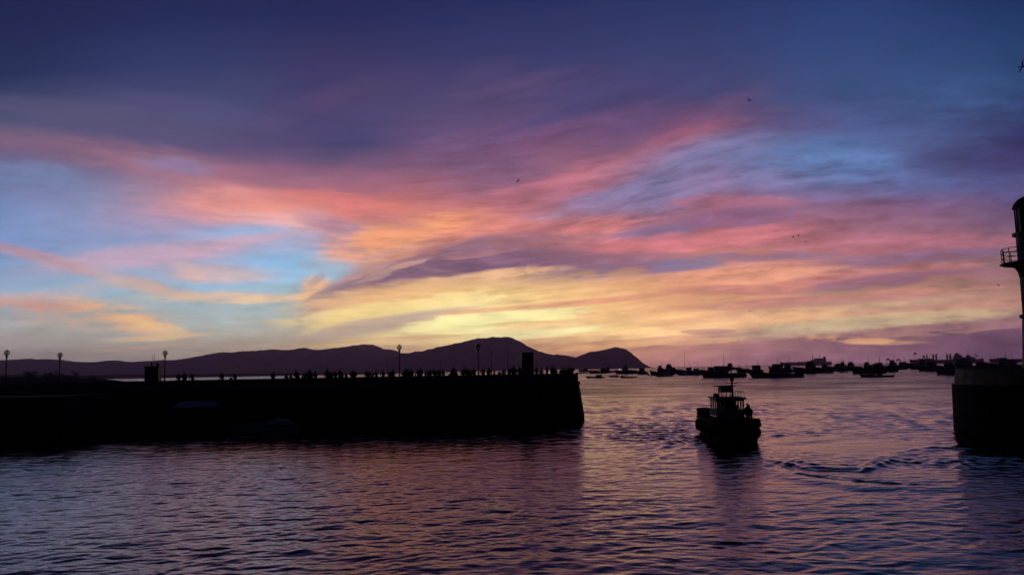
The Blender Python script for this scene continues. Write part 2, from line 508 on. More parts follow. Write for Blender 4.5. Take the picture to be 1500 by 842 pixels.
# single cloud streaks: x, y, half length, half thickness (photo px), tilt (degrees, + = rising to the right), sRGB, strength, raggedness
STREAKS = [
    # upper left, broad rose bands over blue
    (90, 222, 230, 20, -9, (148, 104, 122), 0.5, 0.5),
    (330, 262, 230, 24, -13, (178, 118, 134), 0.6, 0.5),
    (40, 262, 160, 16, -8, (114, 138, 184), 0.7, 0.4),
    (250, 240, 70, 10, -8, (128, 122, 170), 0.6, 0.6),
    (360, 300, 170, 24, -9, (240, 152, 138), 0.75, 0.5),
    (470, 262, 150, 20, -6, (150, 96, 122), 0.5, 0.7),
    (420, 325, 120, 9, -9, (232, 176, 176), 0.7, 0.6),
    (370, 345, 95, 13, -4, (140, 180, 226), 0.8, 0.5),
    # the left clear sky and its thin clouds
    (230, 372, 190, 13, 5, (204, 160, 178), 0.72, 0.6),
    (345, 355, 120, 6, 8, (206, 164, 180), 0.6, 0.5),
    (60, 380, 90, 8, -19, (196, 150, 156), 0.75, 0.6),
    (20, 366, 60, 6, -20, (170, 136, 152), 0.6, 0.5),
    (160, 404, 70, 5, -14, (190, 160, 160), 0.5, 0.7),
    (320, 402, 95, 11, -4, (212, 178, 176), 0.85, 0.6),
    (262, 396, 34, 9, -22, (222, 178, 170), 0.6, 0.6),
    (225, 424, 75, 8, -13, (218, 172, 148), 0.85, 0.6),
    (330, 436, 140, 7, -2, (226, 186, 154), 0.85, 0.6),
    (400, 438, 80, 5, 2, (250, 204, 150), 0.7, 0.6),
    (95, 456, 140, 17, -6, (224, 160, 128), 0.9, 0.8),
    (60, 449, 90, 9, -4, (196, 138, 128), 0.6, 0.8),
    (170, 462, 80, 14, -18, (240, 182, 128), 0.85, 0.8),
    (100, 428, 90, 8, 6, (190, 170, 172), 0.5, 0.8),
    (235, 478, 55, 5, -14, (246, 196, 132), 0.7, 0.7),
    (240, 494, 75, 3.2, 1, (238, 192, 134), 0.8, 0.5),
    (215, 508, 110, 2.6, 2, (200, 168, 136), 0.6, 0.6),
    # the knot in the middle
    (468, 418, 28, 13, 14, (250, 184, 122), 0.85, 0.8),
    (500, 428, 40, 14, 28, (160, 132, 140), 0.8, 0.8),
    (500, 362, 50, 15, -6, (236, 172, 164), 0.75, 0.7),
    (485, 330, 60, 10, -14, (172, 126, 150), 0.7, 0.7),
    (450, 312, 40, 12, 0, (232, 176, 182), 0.4, 0.6),
    (480, 392, 45, 14, -12, (152, 190, 218), 0.7, 0.6),
    (560, 352, 90, 18, 14, (244, 166, 122), 0.8, 0.7),
    (610, 336, 120, 11, 12, (250, 158, 112), 0.6, 0.7),
    (560, 322, 60, 10, -12, (184, 118, 126), 0.6, 0.8),
    (500, 300, 120, 14, -10, (226, 122, 114), 0.6, 0.7),
    # the mauve band across the middle
    (640, 372, 80, 10, 12, (132, 98, 118), 0.9, 0.9),
    (700, 388, 170, 17, 2, (116, 86, 114), 0.92, 0.7),
    (600, 402, 95, 10, 14, (126, 92, 114), 0.85, 0.8),
    (860, 380, 180, 13, -3, (142, 100, 124), 0.7, 0.8),
    (900, 398, 170, 8, 3, (132, 104, 136), 0.75, 0.8),
    (720, 356, 130, 8, 4, (150, 106, 124), 0.6, 0.9),
    (560, 398, 36, 7, 20, (222, 176, 158), 0.3, 0.9),
    (690, 402, 80, 3, -10, (190, 140, 136), 0.2, 0.9),
    (520, 412, 40, 5, 30, (140, 108, 122), .7, .9), (545, 395, 45, 4, 24, (204, 154, 146), .6, .9), (500, 440, 50, 5, 25, (170, 130, 130), .6, .9),
    (478, 432, 22, 4, 30, (150, 125, 135), .6, .9), (640, 360, 50, 3, 14, (190, 125, 120), .5, .9), (610, 378, 60, 3, 8, (176, 124, 125), .5, .9),
    (700, 372, 70, 3, 4, (178, 120, 120), .5, .9), (590, 388, 30, 3, 18, (214, 160, 145), .5, .9), (560, 372, 40, 4, 12, (190, 160, 180), .4, .9),
    (800, 395, 90, 2.5, -2, (200, 140, 125), .4, .9), (860, 412, 120, 3, 2, (222, 162, 130), .45, .9), (470, 410, 18, 5, 35, (170, 150, 160), .6, .9),
    # glow
    (640, 425, 190, 15, 5, (255, 200, 130), 0.6, 0.7),
    (610, 448, 160, 12, 7, (255, 236, 146), 0.8, 0.7),
    (530, 462, 80, 10, 14, (255, 226, 134), 0.75, 0.7),
    (560, 474, 120, 9, 8, (190, 166, 150), 0.85, 0.4),
    (650, 464, 70, 7, 10, (222, 184, 146), 0.5, 0.6),
    (720, 468, 130, 13, 4, (255, 250, 158), 0.85, 0.7),
    (760, 486, 120, 7, 2, (255, 250, 166), 0.8, 0.6),
    (790, 448, 150, 2.8, 2, (236, 160, 116), 0.7, 0.7),
    (900, 440, 120, 3.2, 4, (224, 146, 118), 0.6, 0.8),
    (760, 474, 60, 2.6, 0, (226, 176, 116), 0.6, 0.7),
    (560, 497, 150, 2.2, 1, (226, 176, 126), 0.6, 0.6),
    (560, 502, 150, 3, 1, (240, 202, 136), 0.6, 0.6),
    (830, 500, 130, 5, 1, (216, 158, 112), 0.7, 0.6),
    (880, 508, 70, 3.4, 2, (246, 184, 120), 0.75, 0.7),
    (920, 490, 130, 5, 4, (252, 214, 132), 0.7, 0.7),
    (880, 470, 160, 5, 3, (246, 190, 126), 0.55, 0.8),
    (460, 472, 60, 5, -3, (232, 204, 142), 0.6, 0.7),
    # right side bands
    (1010, 182, 140, 17, 22, (136, 82, 114), 0.32, 0.5),
    (930, 232, 190, 17, 17, (172, 98, 117), 0.62, 0.5),
    (820, 275, 150, 15, 13, (186, 108, 122), 0.6, 0.6),
    (1010, 232, 130, 20, 12, (128, 124, 170), 0.65, 0.5),
    (900, 292, 130, 14, 10, (134, 124, 170), 0.55, 0.6),
    (1200, 252, 130, 16, 3, (92, 130, 188), 0.7, 0.5),
    (1060, 272, 150, 13, 3, (138, 118, 160), 0.5, 0.6),
    (1420, 236, 110, 16, -3, (54, 48, 98), 0.45, 0.6),
    (1080, 297, 100, 7, -2, (176, 104, 126), 0.6, 0.7),
    (1080, 318, 90, 11, 2, (110, 86, 132), 0.5, 0.7),
    (980, 338, 70, 8, 6, (122, 106, 148), 0.7, 0.7),
    (880, 330, 90, 9, 6, (226, 128, 118), 0.5, 0.8),
    (1030, 350, 180, 11, 3, (208, 116, 122), 0.7, 0.7),
    (1330, 358, 190, 12, -2, (178, 106, 122), 0.6, 0.7),
    (1120, 374, 120, 6, -2, (128, 104, 138), 0.65, 0.8),
    (1010, 386, 60, 7, 4, (128, 116, 150), 0.7, 0.7),
    (1350, 378, 170, 8, 2, (122, 98, 134), 0.6, 0.8),
    (1090, 404, 150, 9, 2, (236, 158, 126), 0.7, 0.8),
    (1330, 396, 140, 6, 4, (196, 124, 122), 0.55, 0.8),
    (1300, 412, 130, 9, 5, (112, 82, 118), 0.6, 0.9),
    (1080, 426, 110, 6, -2, (190, 118, 116), 0.6, 0.8),
    (1280, 430, 180, 5, 2, (208, 132, 116), 0.55, 0.8),
    (1180, 442, 180, 6, 1, (176, 112, 114), 0.55, 0.8),
    (1380, 452, 160, 5, 2, (190, 132, 112), 0.5, 0.8),
    (1110, 470, 130, 7, 3, (230, 174, 122), 0.6, 0.8),
    (1300, 470, 190, 8, 2, (190, 168, 122), 0.6, 0.7),
    (1190, 482, 160, 8, 3, (176, 158, 126), 0.55, 0.6),
    (1250, 497, 95, 4.2, -4, (228, 168, 108), 0.85, 0.9),
    (1330, 490, 130, 5, 2, (192, 140, 110), 0.5, 0.8),
    (1030, 486, 36, 2.6, -1, (164, 118, 112), 0.7, 0.7),
    (1020, 500, 80, 3.4, 1, (226, 166, 116), 0.6, 0.8),
    (1420, 480, 120, 4, 2, (150, 104, 106), 0.6, 0.8),
    # high cirrus
    (750, 130, 110, 13, 10, (92, 72, 114), 0.55, 0.9),
    (690, 118, 70, 20, 24, (88, 70, 112), 0.35, 0.8),
    (460, 150, 120, 16, 20, (88, 68, 112), 0.45, 0.7),
    (540, 128, 80, 18, 12, (84, 64, 108), 0.45, 0.8),
    (520, 205, 60, 20, 30, (66, 66, 112), 0.6, 0.6),
    (880, 150, 130, 8, 14, (62, 58, 110), 0.45, 0.8),
    (620, 225, 110, 14, 18, (118, 82, 118), 0.5, 0.8),
    (800, 205, 150, 13, 17, (122, 82, 120), 0.5, 0.7),
    (1400, 150, 150, 22, 8, (58, 88, 140), 0.5, 0.7),
    (300, 165, 150, 14, -12, (84, 78, 124), 0.5, 0.7),
    (80, 160, 140, 14, -8, (90, 82, 122), 0.5, 0.8),
]
vec_s = combine(sx, sy, 0.0)
ramps_col = col
RAG = {r: math_('MULTIPLY_ADD', SR, r * 2.7, 1.0) for r in (0.5, 0.7, 0.9)}

# fine streaks over everything: light and dark threads, stronger low down where clouds are thin and seen on edge
thr = math_('MULTIPLY_ADD', S2, 1.0, 1.0)
thr2 = math_('MULTIPLY_ADD', S1, 0.60, thr)
amt = maprange(sy, 0.50, 0.22, 0.22, 1.0)
amt = math_('MULTIPLY', amt, maprange(sx, -0.35, 0.0, 0.45, 1.0))
modu = math_('MULTIPLY_ADD', math_('SUBTRACT', thr2, 1.0), amt, 1.0)
# the sky shines from beyond the haze: give back what the air takes on the long way to the low sky
tr_ = math_('EXPONENT', math_('DIVIDE', -HAZE_D * HAZE_TOP, math_('MAXIMUM', dz, 0.033)))
gain = math_('DIVIDE', modu, math_('MULTIPLY_ADD', tr_, 0.78, 0.22))
side = math_('MULTIPLY', maprange(sy, 0.10, 0.02, 0.0, 0.42), maprange(sx, 0.05, 0.35))
gain = math_('MULTIPLY', gain, math_('ADD', side, 1.0))


def sky_cell(u0_, u1_, v0_, v1_):
    """the shader of one patch of sky: the colour rows and the streaks that reach into it"""
    gt = bpy.data.node_groups.new('sky_patch', 'ShaderNodeTree')
    outer = {'Vector': vec_s, 'Colour': ramps_col, 'Gain': gain, 'R5': RAG[0.5], 'R7': RAG[0.7], 'R9': RAG[0.9]}
    for nm in outer:
        gt.interface.new_socket(nm, in_out='INPUT', socket_type={'Vector': 'NodeSocketVector', 'Colour': 'NodeSocketColor'}.get(nm, 'NodeSocketFloat'))
    gt.interface.new_socket('Shader', in_out='OUTPUT', socket_type='NodeSocketShader')
    T_NOW[0] = gt
    gi, go = node('NodeGroupInput'), node('NodeGroupOutput')
    rag_in = {0.5: gi.outputs['R5'], 0.7: gi.outputs['R7'], 0.9: gi.outputs['R9']}
    c_ = gi.outputs['Colour']
    n_ = 0
    for (px, py, L, Th, ang, c, a, rag) in STREAKS:
        u, v = sky_uv(px, py)
        la, lb_ = L * 1.45 / 1000, Th * 1.9 / 1000
        ca, sa = abs(math.cos(R(ang))), abs(math.sin(R(ang)))
        ex, ey = math.hypot(la * ca, lb_ * sa), math.hypot(la * sa, lb_ * ca)
        if u + ex < u0_ or u - ex > u1_ or v + ey < v0_ or v - ey > v1_:
            continue
        if n_ % 8 == 0:
            # a vanishing term keeps the node compiler evaluating the streaks a few at a time
            ch_ = node('ShaderNodeVectorMath', operation='MULTIPLY_ADD')
            LK(c_, ch_.inputs[0])
            ch_.inputs[1].default_value = (1e-7, 1e-7, 1e-7)
            LK(gi.outputs['Vector'], ch_.inputs[2])
        n_ += 1
        mp = node('ShaderNodeMapping', vector_type='TEXTURE')
        mp.inputs['Location'].default_value = (u, v, 0)
        mp.inputs['Rotation'].default_value = (0, 0, R(ang))
        mp.inputs['Scale'].default_value = (la, lb_, 1)
        LK(ch_.outputs[0], mp.inputs['Vector'])
        g = node('ShaderNodeTexGradient', gradient_type='SPHERICAL')
        LK(mp.outputs[0], g.inputs[0])
        f = math_('MULTIPLY', g.outputs['Fac'], rag_in[min(RAG, key=lambda q: abs(q - rag))])
        soft = px < 460 or py < 260
        c_ = mixc(maprange(f, 0.03 if soft else 0.10, 0.85 if soft else 0.56, 0.0, a * (.9 if soft else 1)), c_, tone(c))
    b_ = node('ShaderNodeBackground')
    LK(c_, b_.inputs['Color'])
    LK(gi.outputs['Gain'], b_.inputs['Strength'])
    LK(b_.outputs[0], go.inputs[0])
    T_NOW[0] = T
    gn = node('ShaderNodeGroup', node_tree=gt)
    for nm, so_ in outer.items():
        LK(so_, gn.inputs[nm])
    return gn.outputs[0]


def mix_shader(f, a_, b_):
    n = node('ShaderNodeMixShader')
    LK(f, n.inputs[0])
    LK(a_, n.inputs[1])
    LK(b_, n.inputs[2])
    return n.outputs[0]


def sky_tree(us, vs):
    """patches side by side, so that a direction only pays for the streaks near it"""
    if len(us) > 2:
        k = len(us) // 2
        return mix_shader(math_('GREATER_THAN', sx, us[k]), sky_tree(us[:k + 1], vs), sky_tree(us[k:], vs))
    if len(vs) > 2:
        k = len(vs) // 2
        return mix_shader(math_('GREATER_THAN', sy, vs[k]), sky_tree(us, vs[:k + 1]), sky_tree(us, vs[k:]))
    return sky_cell(us[0], us[1], vs[0], vs[1])


front_sh = sky_tree([-99] + [sky_uv(x, 400)[0] for x in (220, 440, 620, 800, 980, 1200)] + [99], [-99] + [sky_uv(750, y)[1] for y in (455, 400, 330, 240, 110)] + [99])

# the rest of the dome: twilight behind and beside the view
nis = node('ShaderNodeTexSky', sky_type='NISHITA')
nis.sun_disc = False
SUN_AZ, SUN_EL = R(-1.0), R(0.6)
nis.sun_elevation = SUN_EL
nis.sun_rotation = SUN_AZ
nis.air_density, nis.dust_density, nis.ozone_density = 1.0, 1.0, 3.0
back = node('ShaderNodeBackground')
LK(mixc(1.0, nis.outputs[0], (0.12, 0.14, 0.30), 'MULTIPLY'), back.inputs['Color'])
back.inputs['Strength'].default_value = 0.05
low = node('ShaderNodeBackground')
low.inputs['Color'].default_value = (0.01, 0.008, 0.016, 1)
sky = mix_shader(maprange(dy, 0.22, 0.62), back.outputs[0], front_sh)
sky = mix_shader(maprange(dz, -0.03, -0.004), low.outputs[0], sky)
wo = node('ShaderNodeOutputWorld')
LK(sky, wo.inputs['Surface'])
W.cycles.sampling_method = 'NONE'
S.world = W
W.cycles.sample_map_resolution = 512

# the sun, just gone behind the big headland
sl = bpy.data.lights.new('sun', 'SUN')
sl.energy, sl.angle, sl.color = 0.3, R(0.5), (1.0, 0.72, 0.45)
so = bpy.data.objects.new('sun', sl)
COL.objects.link(so)
sd = Vector((math.sin(SUN_AZ) * math.cos(SUN_EL), math.cos(SUN_AZ) * math.cos(SUN_EL), math.sin(SUN_EL)))
so.rotation_euler = (-sd).to_track_quat('-Z', 'Y').to_euler()
so.location = (0, 50, 300)

# ------------------------------------------------------------------ water
def make_water():
    rs = [12.0]
    while rs[-1] < 12500:
        r = rs[-1]
        dr = 0.075 * max(1, r / 42) ** 1.7 if r < 600 else r * 0.02 * min(8, r / 600)
        rs.append(r + dr)
    rr = np.array(rs)
    NA = 1050
    az = np.radians(np.linspace(-52, 52, NA))
    NR = len(rr)
    A, Rr = np.meshgrid(az, rr)
    X, Y = Rr * np.sin(A), Rr * np.cos(A)
    spacing = np.maximum(np.gradient(rr)[:, None] * np.ones_like(X), Rr * (az[1] - az[0]))
    g = np.random.default_rng(5)
    Z = np.zeros_like(X)
    wx = X + 1.6 * (fbm(X * 0.22, Y * 0.22, 3, 2) - 0.5) + 0.35 * (fbm(X * 1.1, Y * 1.1, 21, 2) - 0.5)
    wy = Y + 1.6 * (fbm(X * 0.22, Y * 0.22, 9, 2) - 0.5) + 0.35 * (fbm(X * 1.1, Y * 1.1, 27, 2) - 0.5)
    near = Rr < 420
    lams = np.exp(g.uniform(np.log(0.30), np.log(3.0), 110))
    for lam in lams:
        th = -PI / 2 + g.normal(0.08, 0.5)
        k = 2 * PI / lam
        slope = 0.0112 * (1.0 if lam < 0.9 else (0.9 / lam) ** 0.7)
        fade = smooth(lam / spacing, 2.2, 4.5)
        ph = k * (wx * math.cos(th) + wy * math.sin(th)) + g.uniform(0, 2 * PI)
        sn = np.sin(ph)
        Z += fade * slope / k * (sn + 0.25 * (sn * sn - 0.5))
    # gust patches, slick left by the boat
    gust = (0.3 + 1.35 * fbm(X * 0.06, Y * 0.09, 40, 3)) * (1 + 2.0 * smooth(Y, 40, 90) * smooth(X, 2, 13)) * (1 - .25 * smooth(Y, 50, 80) * smooth(-X, -6, 2))
    jx, jy = X + 3 * (fbm(X * .2, Y * .2, 61, 3) - .5), Y + 3 * (fbm(X * .2, Y * .2, 62, 3) - .5)
    slick = (1 - smooth(np.hypot((jx - 24.0) / 7.0, (jy - 60.5) / 8.5), .75, 1.05)) * 0.72
    slick = np.maximum(slick, 0.5 * (1 - smooth(np.hypot((jx - 27) / 8.5, (jy - 80) / 9.0), .5, 1.1)))
    Z *= gust * (1 - slick)

    # wake crests: polylines in photo px with height and width
    JIT = {}

    def crest(pxs, h, w, n=3):
        P = [onwater(px, py) for px, py in pxs]
        best = np.full(X.shape, 1e9)
        sgn = np.zeros_like(X)
        fadeend = np.ones_like(X)
        for i in range(len(P) - 1):
            a, b = P[i], P[i + 1]
            ex, ey = b.x - a.x, b.y - a.y
            L2 = ex * ex + ey * ey
            t = np.clip(((X - a.x) * ex + (Y - a.y) * ey) / L2, 0, 1)
            d = np.hypot(X - a.x - t * ex, Y - a.y - t * ey)
            cr = (X - a.x) * ey - (Y - a.y) * ex
            m = d < best
            best[m] = d[m]
            sgn[m] = np.sign(cr[m])
            tt = (i + t) / (len(P) - 1)
            fe = smooth(tt, 0, 0.12) * smooth(1 - tt, 0, 0.2)
            fadeend[m] = fe[m]
        s = best * sgn
        if not JIT:
            JIT[0] = 2.4 * smooth(fbm(X * 0.7, Y * 0.7, 77, 3), .3, .75)
        jit = JIT[0]
        return h * fadeend * (.45 + .6 * jit) * np.exp(-(s / w) ** 2) * np.cos(s / w * n)

    sub = (Rr > 35) & (Rr < 150)
    rows = np.where(sub.any(axis=1))[0]
    lo, hi = rows[0], rows[-1] + 1
    Xf, Yf, Zf = X, Y, Z
    X, Y = Xf[lo:hi], Yf[lo:hi]
    add = crest([(1118, 666), (1190, 681), (1265, 683), (1300, 666), (1360, 657), (1420, 655)], 0.05, 0.5)
    add = add + crest([(1120, 672), (1190, 688), (1262, 690), (1310, 674), (1380, 664)], 0.045, 0.45)
    add = add + crest([(1110, 674), (1170, 694), (1240, 702), (1330, 708), (1410, 710)], 0.04, 0.5)
    add = add + crest([(1035, 634), (990, 640), (940, 646), (900, 646)], 0.045, 0.6)
    add = add + crest([(1036, 640), (996, 650), (950, 660), (905, 664)], 0.04, 0.5)
    add = add + crest([(1028, 646), (980, 664), (930, 690)], 0.035, 0.6)
    add = add + crest([(1118, 640), (1180, 634), (1260, 622), (1330, 612)], 0.04, 0.7)
    add = add + crest([(930, 618), (990, 622), (1030, 628)], 0.035, 0.7)
    JIT[0] = JIT[0] * 0 + .8
    add = add + crest([(1112, 668), (1190, 684), (1270, 686), (1310, 668), (1370, 656), (1430, 652)], 0.10, 1.5, 2.2)
    add = add + crest([(1100, 680), (1180, 702), (1270, 714), (1360, 716), (1430, 712)], 0.075, 1.6, 2.2)
    add = add + crest([(1120, 650), (1190, 646), (1280, 634), (1360, 622)], 0.07, 1.8, 2.0)
    add = add + crest([(1032, 636), (980, 646), (925, 654), (880, 654)], 0.06, 1.4, 2.2)
    # chop in the churned strip
    ch = np.exp(-(((X - 25) / 8.5) ** 2 + ((Y - 49.0) / 2.4) ** 2)) + .8 * np.exp(-(((X - 13) / 3.2) ** 2 + ((Y - 66) / 4.5) ** 2))
    chop = np.zeros_like(X)
    for lam in np.exp(g.uniform(np.log(0.6), np.log(1.9), 24)):
        th = g.uniform(0, 2 * PI)
        chop += 0.03 * lam / (2 * PI) * np.sin(2 * PI / lam * (X * math.cos(th) + Y * math.sin(th)) + g.uniform(0, 6.28))
    add = add + ch * chop * 1.4
    X, Y, Z = Xf, Yf, Zf
    Z[lo:hi] += add
    Z *= 1 - smooth(Rr, 380, 700)
    co = np.stack([X, Y, Z], axis=-1).reshape(-1, 3)
    i, j = np.meshgrid(np.arange(NR - 1), np.arange(NA - 1), indexing='ij')
    b = (i * NA + j).reshape(-1)
    faces = np.stack([b, b + NA, b + NA + 1, b + 1], axis=-1)
    # the rest of the sheet: beside and behind the view, coarse
    ring_r = [12.0, 40.0, 150.0, 600.0, 2500.0, 12500.0]
    az2 = np.radians(np.linspace(52, 308, 40))
    ex = [(r * math.sin(a), r * math.cos(a), -0.02) for r in ring_r for a in az2]
    base = len(co)
    ef = []
    for p in range(len(ring_r) - 1):
        for q in range(39):
            k = base + p * 40 + q
            ef.append((k, k + 40, k + 41, k + 1))
    az3 = np.radians(np.linspace(0, 360, 48, endpoint=False))
    b3 = base + len(ex)
    ex += [(12.05 * math.sin(a), 12.05 * math.cos(a), -0.03) for a in az3] + [(0, 0, -0.03)]
    tri = [(b3 + k, b3 + (k + 1) % 48, b3 + 48) for k in range(48)]
    co = np.concatenate([co, np.array(ex)])
    quads = np.concatenate([faces, np.array(ef)])
    me = bpy.data.meshes.new('water')
    me.vertices.add(len(co))
    me.vertices.foreach_set('co', co.astype(np.float32).ravel())
    nl = len(quads) * 4 + len(tri) * 3
    me.loops.add(nl)
    me.loops.foreach_set('vertex_index', np.concatenate([quads.ravel(), np.array(tri).ravel()]).astype(np.int32))
    me.polygons.add(len(quads) + len(tri))
    ls = np.concatenate([np.arange(len(quads)) * 4, len(quads) * 4 + np.arange(len(tri)) * 3]).astype(np.int32)
    me.polygons.foreach_set('loop_start', ls)
    me.polygons.foreach_set('use_smooth', np.ones(len(ls), dtype=bool))
    me.update(calc_edges=True)
    # up-facing normals
    if me.polygons[0].normal.z < 0:
        me.flip_normals()
    m = bpy.data.materials.new('sea_water')
    m.use_nodes = True
    t = m.node_tree
    b = t.nodes['Principled BSDF']
    b.inputs['Base Color'].default_value = (0.004, 0.004, 0.005, 1)
    b.inputs['Roughness'].default_value = 0.06
    b.inputs['IOR'].default_value = 1.333
    ge = t.nodes.new('ShaderNodeNewGeometry')
    mp = t.nodes.new('ShaderNodeMapping')
    mp.inputs['Scale'].default_value = (0.55, 1.0, 1.0)
    t.links.new(ge.outputs['Position'], mp.inputs['Vector'])
    n1 = t.nodes.new('ShaderNodeTexNoise')
    n1.inputs['Scale'].default_value = 3.4
    n1.inputs['Detail'].default_value = 4
    n1.inputs['Roughness'].default_value = 0.5
    t.links.new(mp.outputs[0], n1.inputs['Vector'])
    n2 = t.nodes.new('ShaderNodeTexNoise')
    n2.inputs['Scale'].default_value = 0.35
    n2.inputs['Detail'].default_value = 3
    t.links.new(mp.outputs[0], n2.inputs['Vector'])
    ad = t.nodes.new('ShaderNodeMath')
    ad.operation = 'MULTIPLY_ADD'
    t.links.new(n2.outputs['Fac'], ad.inputs[0])
    ad.inputs[1].default_value = 2.5
    t.links.new(n1.outputs['Fac'], ad.inputs[2])
    bp = t.nodes.new('ShaderNodeBump')
    bp.inputs['Strength'].default_value = 0.5
    bp.inputs['Distance'].default_value = 0.05
    t.links.new(ad.outputs[0], bp.inputs['Height'])
    # chop of the open harbour outside the piers, too fine for the mesh out there
    sp_ = t.nodes.new('ShaderNodeSeparateXYZ')
    t.links.new(ge.outputs['Position'], sp_.inputs[0])
    mr = t.nodes.new('ShaderNodeMapRange')
    mr.interpolation_type = 'SMOOTHSTEP'
    for k_, v_ in (('From Min', 75), ('From Max', 240), ('To Min', 0), ('To Max', 1)):
        mr.inputs[k_].default_value = v_
    t.links.new(sp_.outputs[1], mr.inputs['Value'])
    n3 = t.nodes.new('ShaderNodeTexNoise')
    n3.inputs['Scale'].default_value = 0.62
    n3.inputs['Detail'].default_value = 4
    n3.inputs['Roughness'].default_value = 0.6
    mp3 = t.nodes.new('ShaderNodeMapping')
    mp3.inputs['Scale'].default_value = (0.5, 1.0, 1.0)
    t.links.new(ge.outputs['Position'], mp3.inputs['Vector'])
    t.links.new(mp3.outputs[0], n3.inputs['Vector'])
    n4 = t.nodes.new('ShaderNodeTexNoise')
    n4.inputs['Scale'].default_value = 0.07
    n4.inputs['Detail'].default_value = 5
    n4.inputs['Roughness'].default_value = 0.65
    t.links.new(mp3.outputs[0], n4.inputs['Vector'])
    gu = t.nodes.new('ShaderNodeMapRange')
    for k_, v_ in (('From Min', .36), ('From Max', .62), ('To Min', .15), ('To Max', 1.0)):
        gu.inputs[k_].default_value = v_
    t.links.new(n4.outputs['Fac'], gu.inputs['Value'])
    mu = t.nodes.new('ShaderNodeMath')
    mu.operation = 'MULTIPLY'
    t.links.new(mr.outputs[0], mu.inputs[0])
    t.links.new(gu.outputs[0], mu.inputs[1])
    ro = t.nodes.new('ShaderNodeMath')
    ro.operation = 'MULTIPLY_ADD'
    t.links.new(mu.outputs[0], ro.inputs[0])
    ro.inputs[1].default_value, ro.inputs[2].default_value = 0.26, 0.06
    t.links.new(ro.outputs[0], b.inputs['Roughness'])
    b2 = t.nodes.new('ShaderNodeBump')
    b2.inputs['Distance'].default_value = 1.5
    t.links.new(mu.outputs[0], b2.inputs['Strength'])
    t.links.new(n3.outputs['Fac'], b2.inputs['Height'])
    t.links.new(bp.outputs['Normal'], b2.inputs['Normal'])
    t.links.new(b2.outputs['Normal'], b.inputs['Normal'])
    me.materials.append(m)
    o = bpy.data.objects.new('water', me)
    COL.objects.link(o)
    o['kind'] = 'structure'


make_water()

# ------------------------------------------------------------------ hills and shore
def ridge(name, prof, D, depth, label=None, jag=0.03, base_py=None):
    """a range of hills: skyline given in photo px, standing D metres off, depth metres thick"""
    xs = [p[0] for p in prof]
    ys = [p[1] for p in prof]
    n = int((xs[-1] - xs[0]) / 1.5)
    gx = np.linspace(xs[0], xs[-1], n)
    gy = np.interp(gx, xs, ys)
    gy = gy + (fbm(gx * .11, gx * 0 + D * .001, 5, 4) - .5) * np.clip((548 - gy) * .16, 0, 4.5) + (fbm(gx * .5, gx * 0, 8, 2) - .5) * np.clip((545 - gy) * .05, 0, 1.3)
    k = np.array([0.08, 0.84, 0.08])
    gyp = np.concatenate([[gy[0]], gy, [gy[-1]]])
    gy = np.convolve(gyp, k, 'valid')
    m = 25
    vs, fs = [], []
    for i in range(n):
        P = at(float(gx[i]), float(gy[i]), D)
        H = max(P.z, 1.0)
        H += jag * H * 0.25 * (rnd.random() - 0.5)
        for j in range(m):
            t = -1 + 2 * j / (m - 1)
            y = D + t * depth
            spur = 1 + 0.35 * math.sin(gx[i] * 0.16 + 2.2 * t) * (1 - abs(t)) * (1 if t < 0 else 0)
            f = max(0.0, 1 - abs(t) ** (1.15 * spur))
            z = H * f - 0.5
            x = P.x * (1 + 0.0 * t)
            jz = (math.sin(gx[i] * 0.9 + j * 1.7) + math.sin(gx[i] * 0.37 - j * 2.3)) * 0.012 * H * (abs(t) * (1 - abs(t)) * 4)
            vs.append((x, y, z + jz if abs(t) > .01 else z))
    for i in range(n - 1):
        for j in range(m - 1):
            fs.append((i * m + j, (i + 1) * m + j, (i + 1) * m + j + 1, i * m + j + 1))
    o = MB().add(vs, fs).build(name, 'hill', smooth=True)
    o['kind'] = 'structure'
    return o


ridge('hills', [(-160, 530), (-80, 527), (0, 528), (40, 526), (70, 525), (100, 529), (130, 531), (150, 530), (170, 528), (195, 530), (215, 529), (240, 527), (270, 527.5), (285, 525), (300, 520), (330, 516.5), (360, 514.5), (385, 512.5), (400, 511.5), (420, 512), (440, 510), (470, 512), (500, 508), (530, 505), (545, 505), (560, 509), (575, 513), (590, 517), (610, 523), (640, 532), (680, 541), (700, 544)], 7400, 1500)
ridge('headland', [(530, 545), (560, 530), (590, 517.5), (600, 516.5), (620, 514), (640, 508), (670, 502), (700, 496), (720, 493), (735, 492.5), (748, 493), (757, 497), (768, 503), (780, 510), (790, 514.5), (802, 518), (815, 519), (830, 520.5), (845, 524), (860, 532), (872, 540)], 6300, 900)
ridge('island', [(800, 541), (820, 531), (838, 523.5), (850, 520), (860, 517), (880, 513), (895, 511), (903, 508), (908, 508.5), (915, 510), (925, 516), (932, 523), (938, 529), (942, 534), (946, 538.5)], 5600, 420)
# low far shore behind the pier
ridge('far_shore', [(-250, 553), (-100, 549), (60, 548), (120, 549.5), (180, 548), (240, 548.5), (300, 547), (380, 546.5), (470, 546), (540, 545), (600, 545.5), (660, 545)], 2300, 130)
near = ridge('near_shore', [(-260, 552), (-100, 550.5), (0, 551), (60, 551), (110, 552.5), (150, 553.5), (175, 556)], 520, 30)


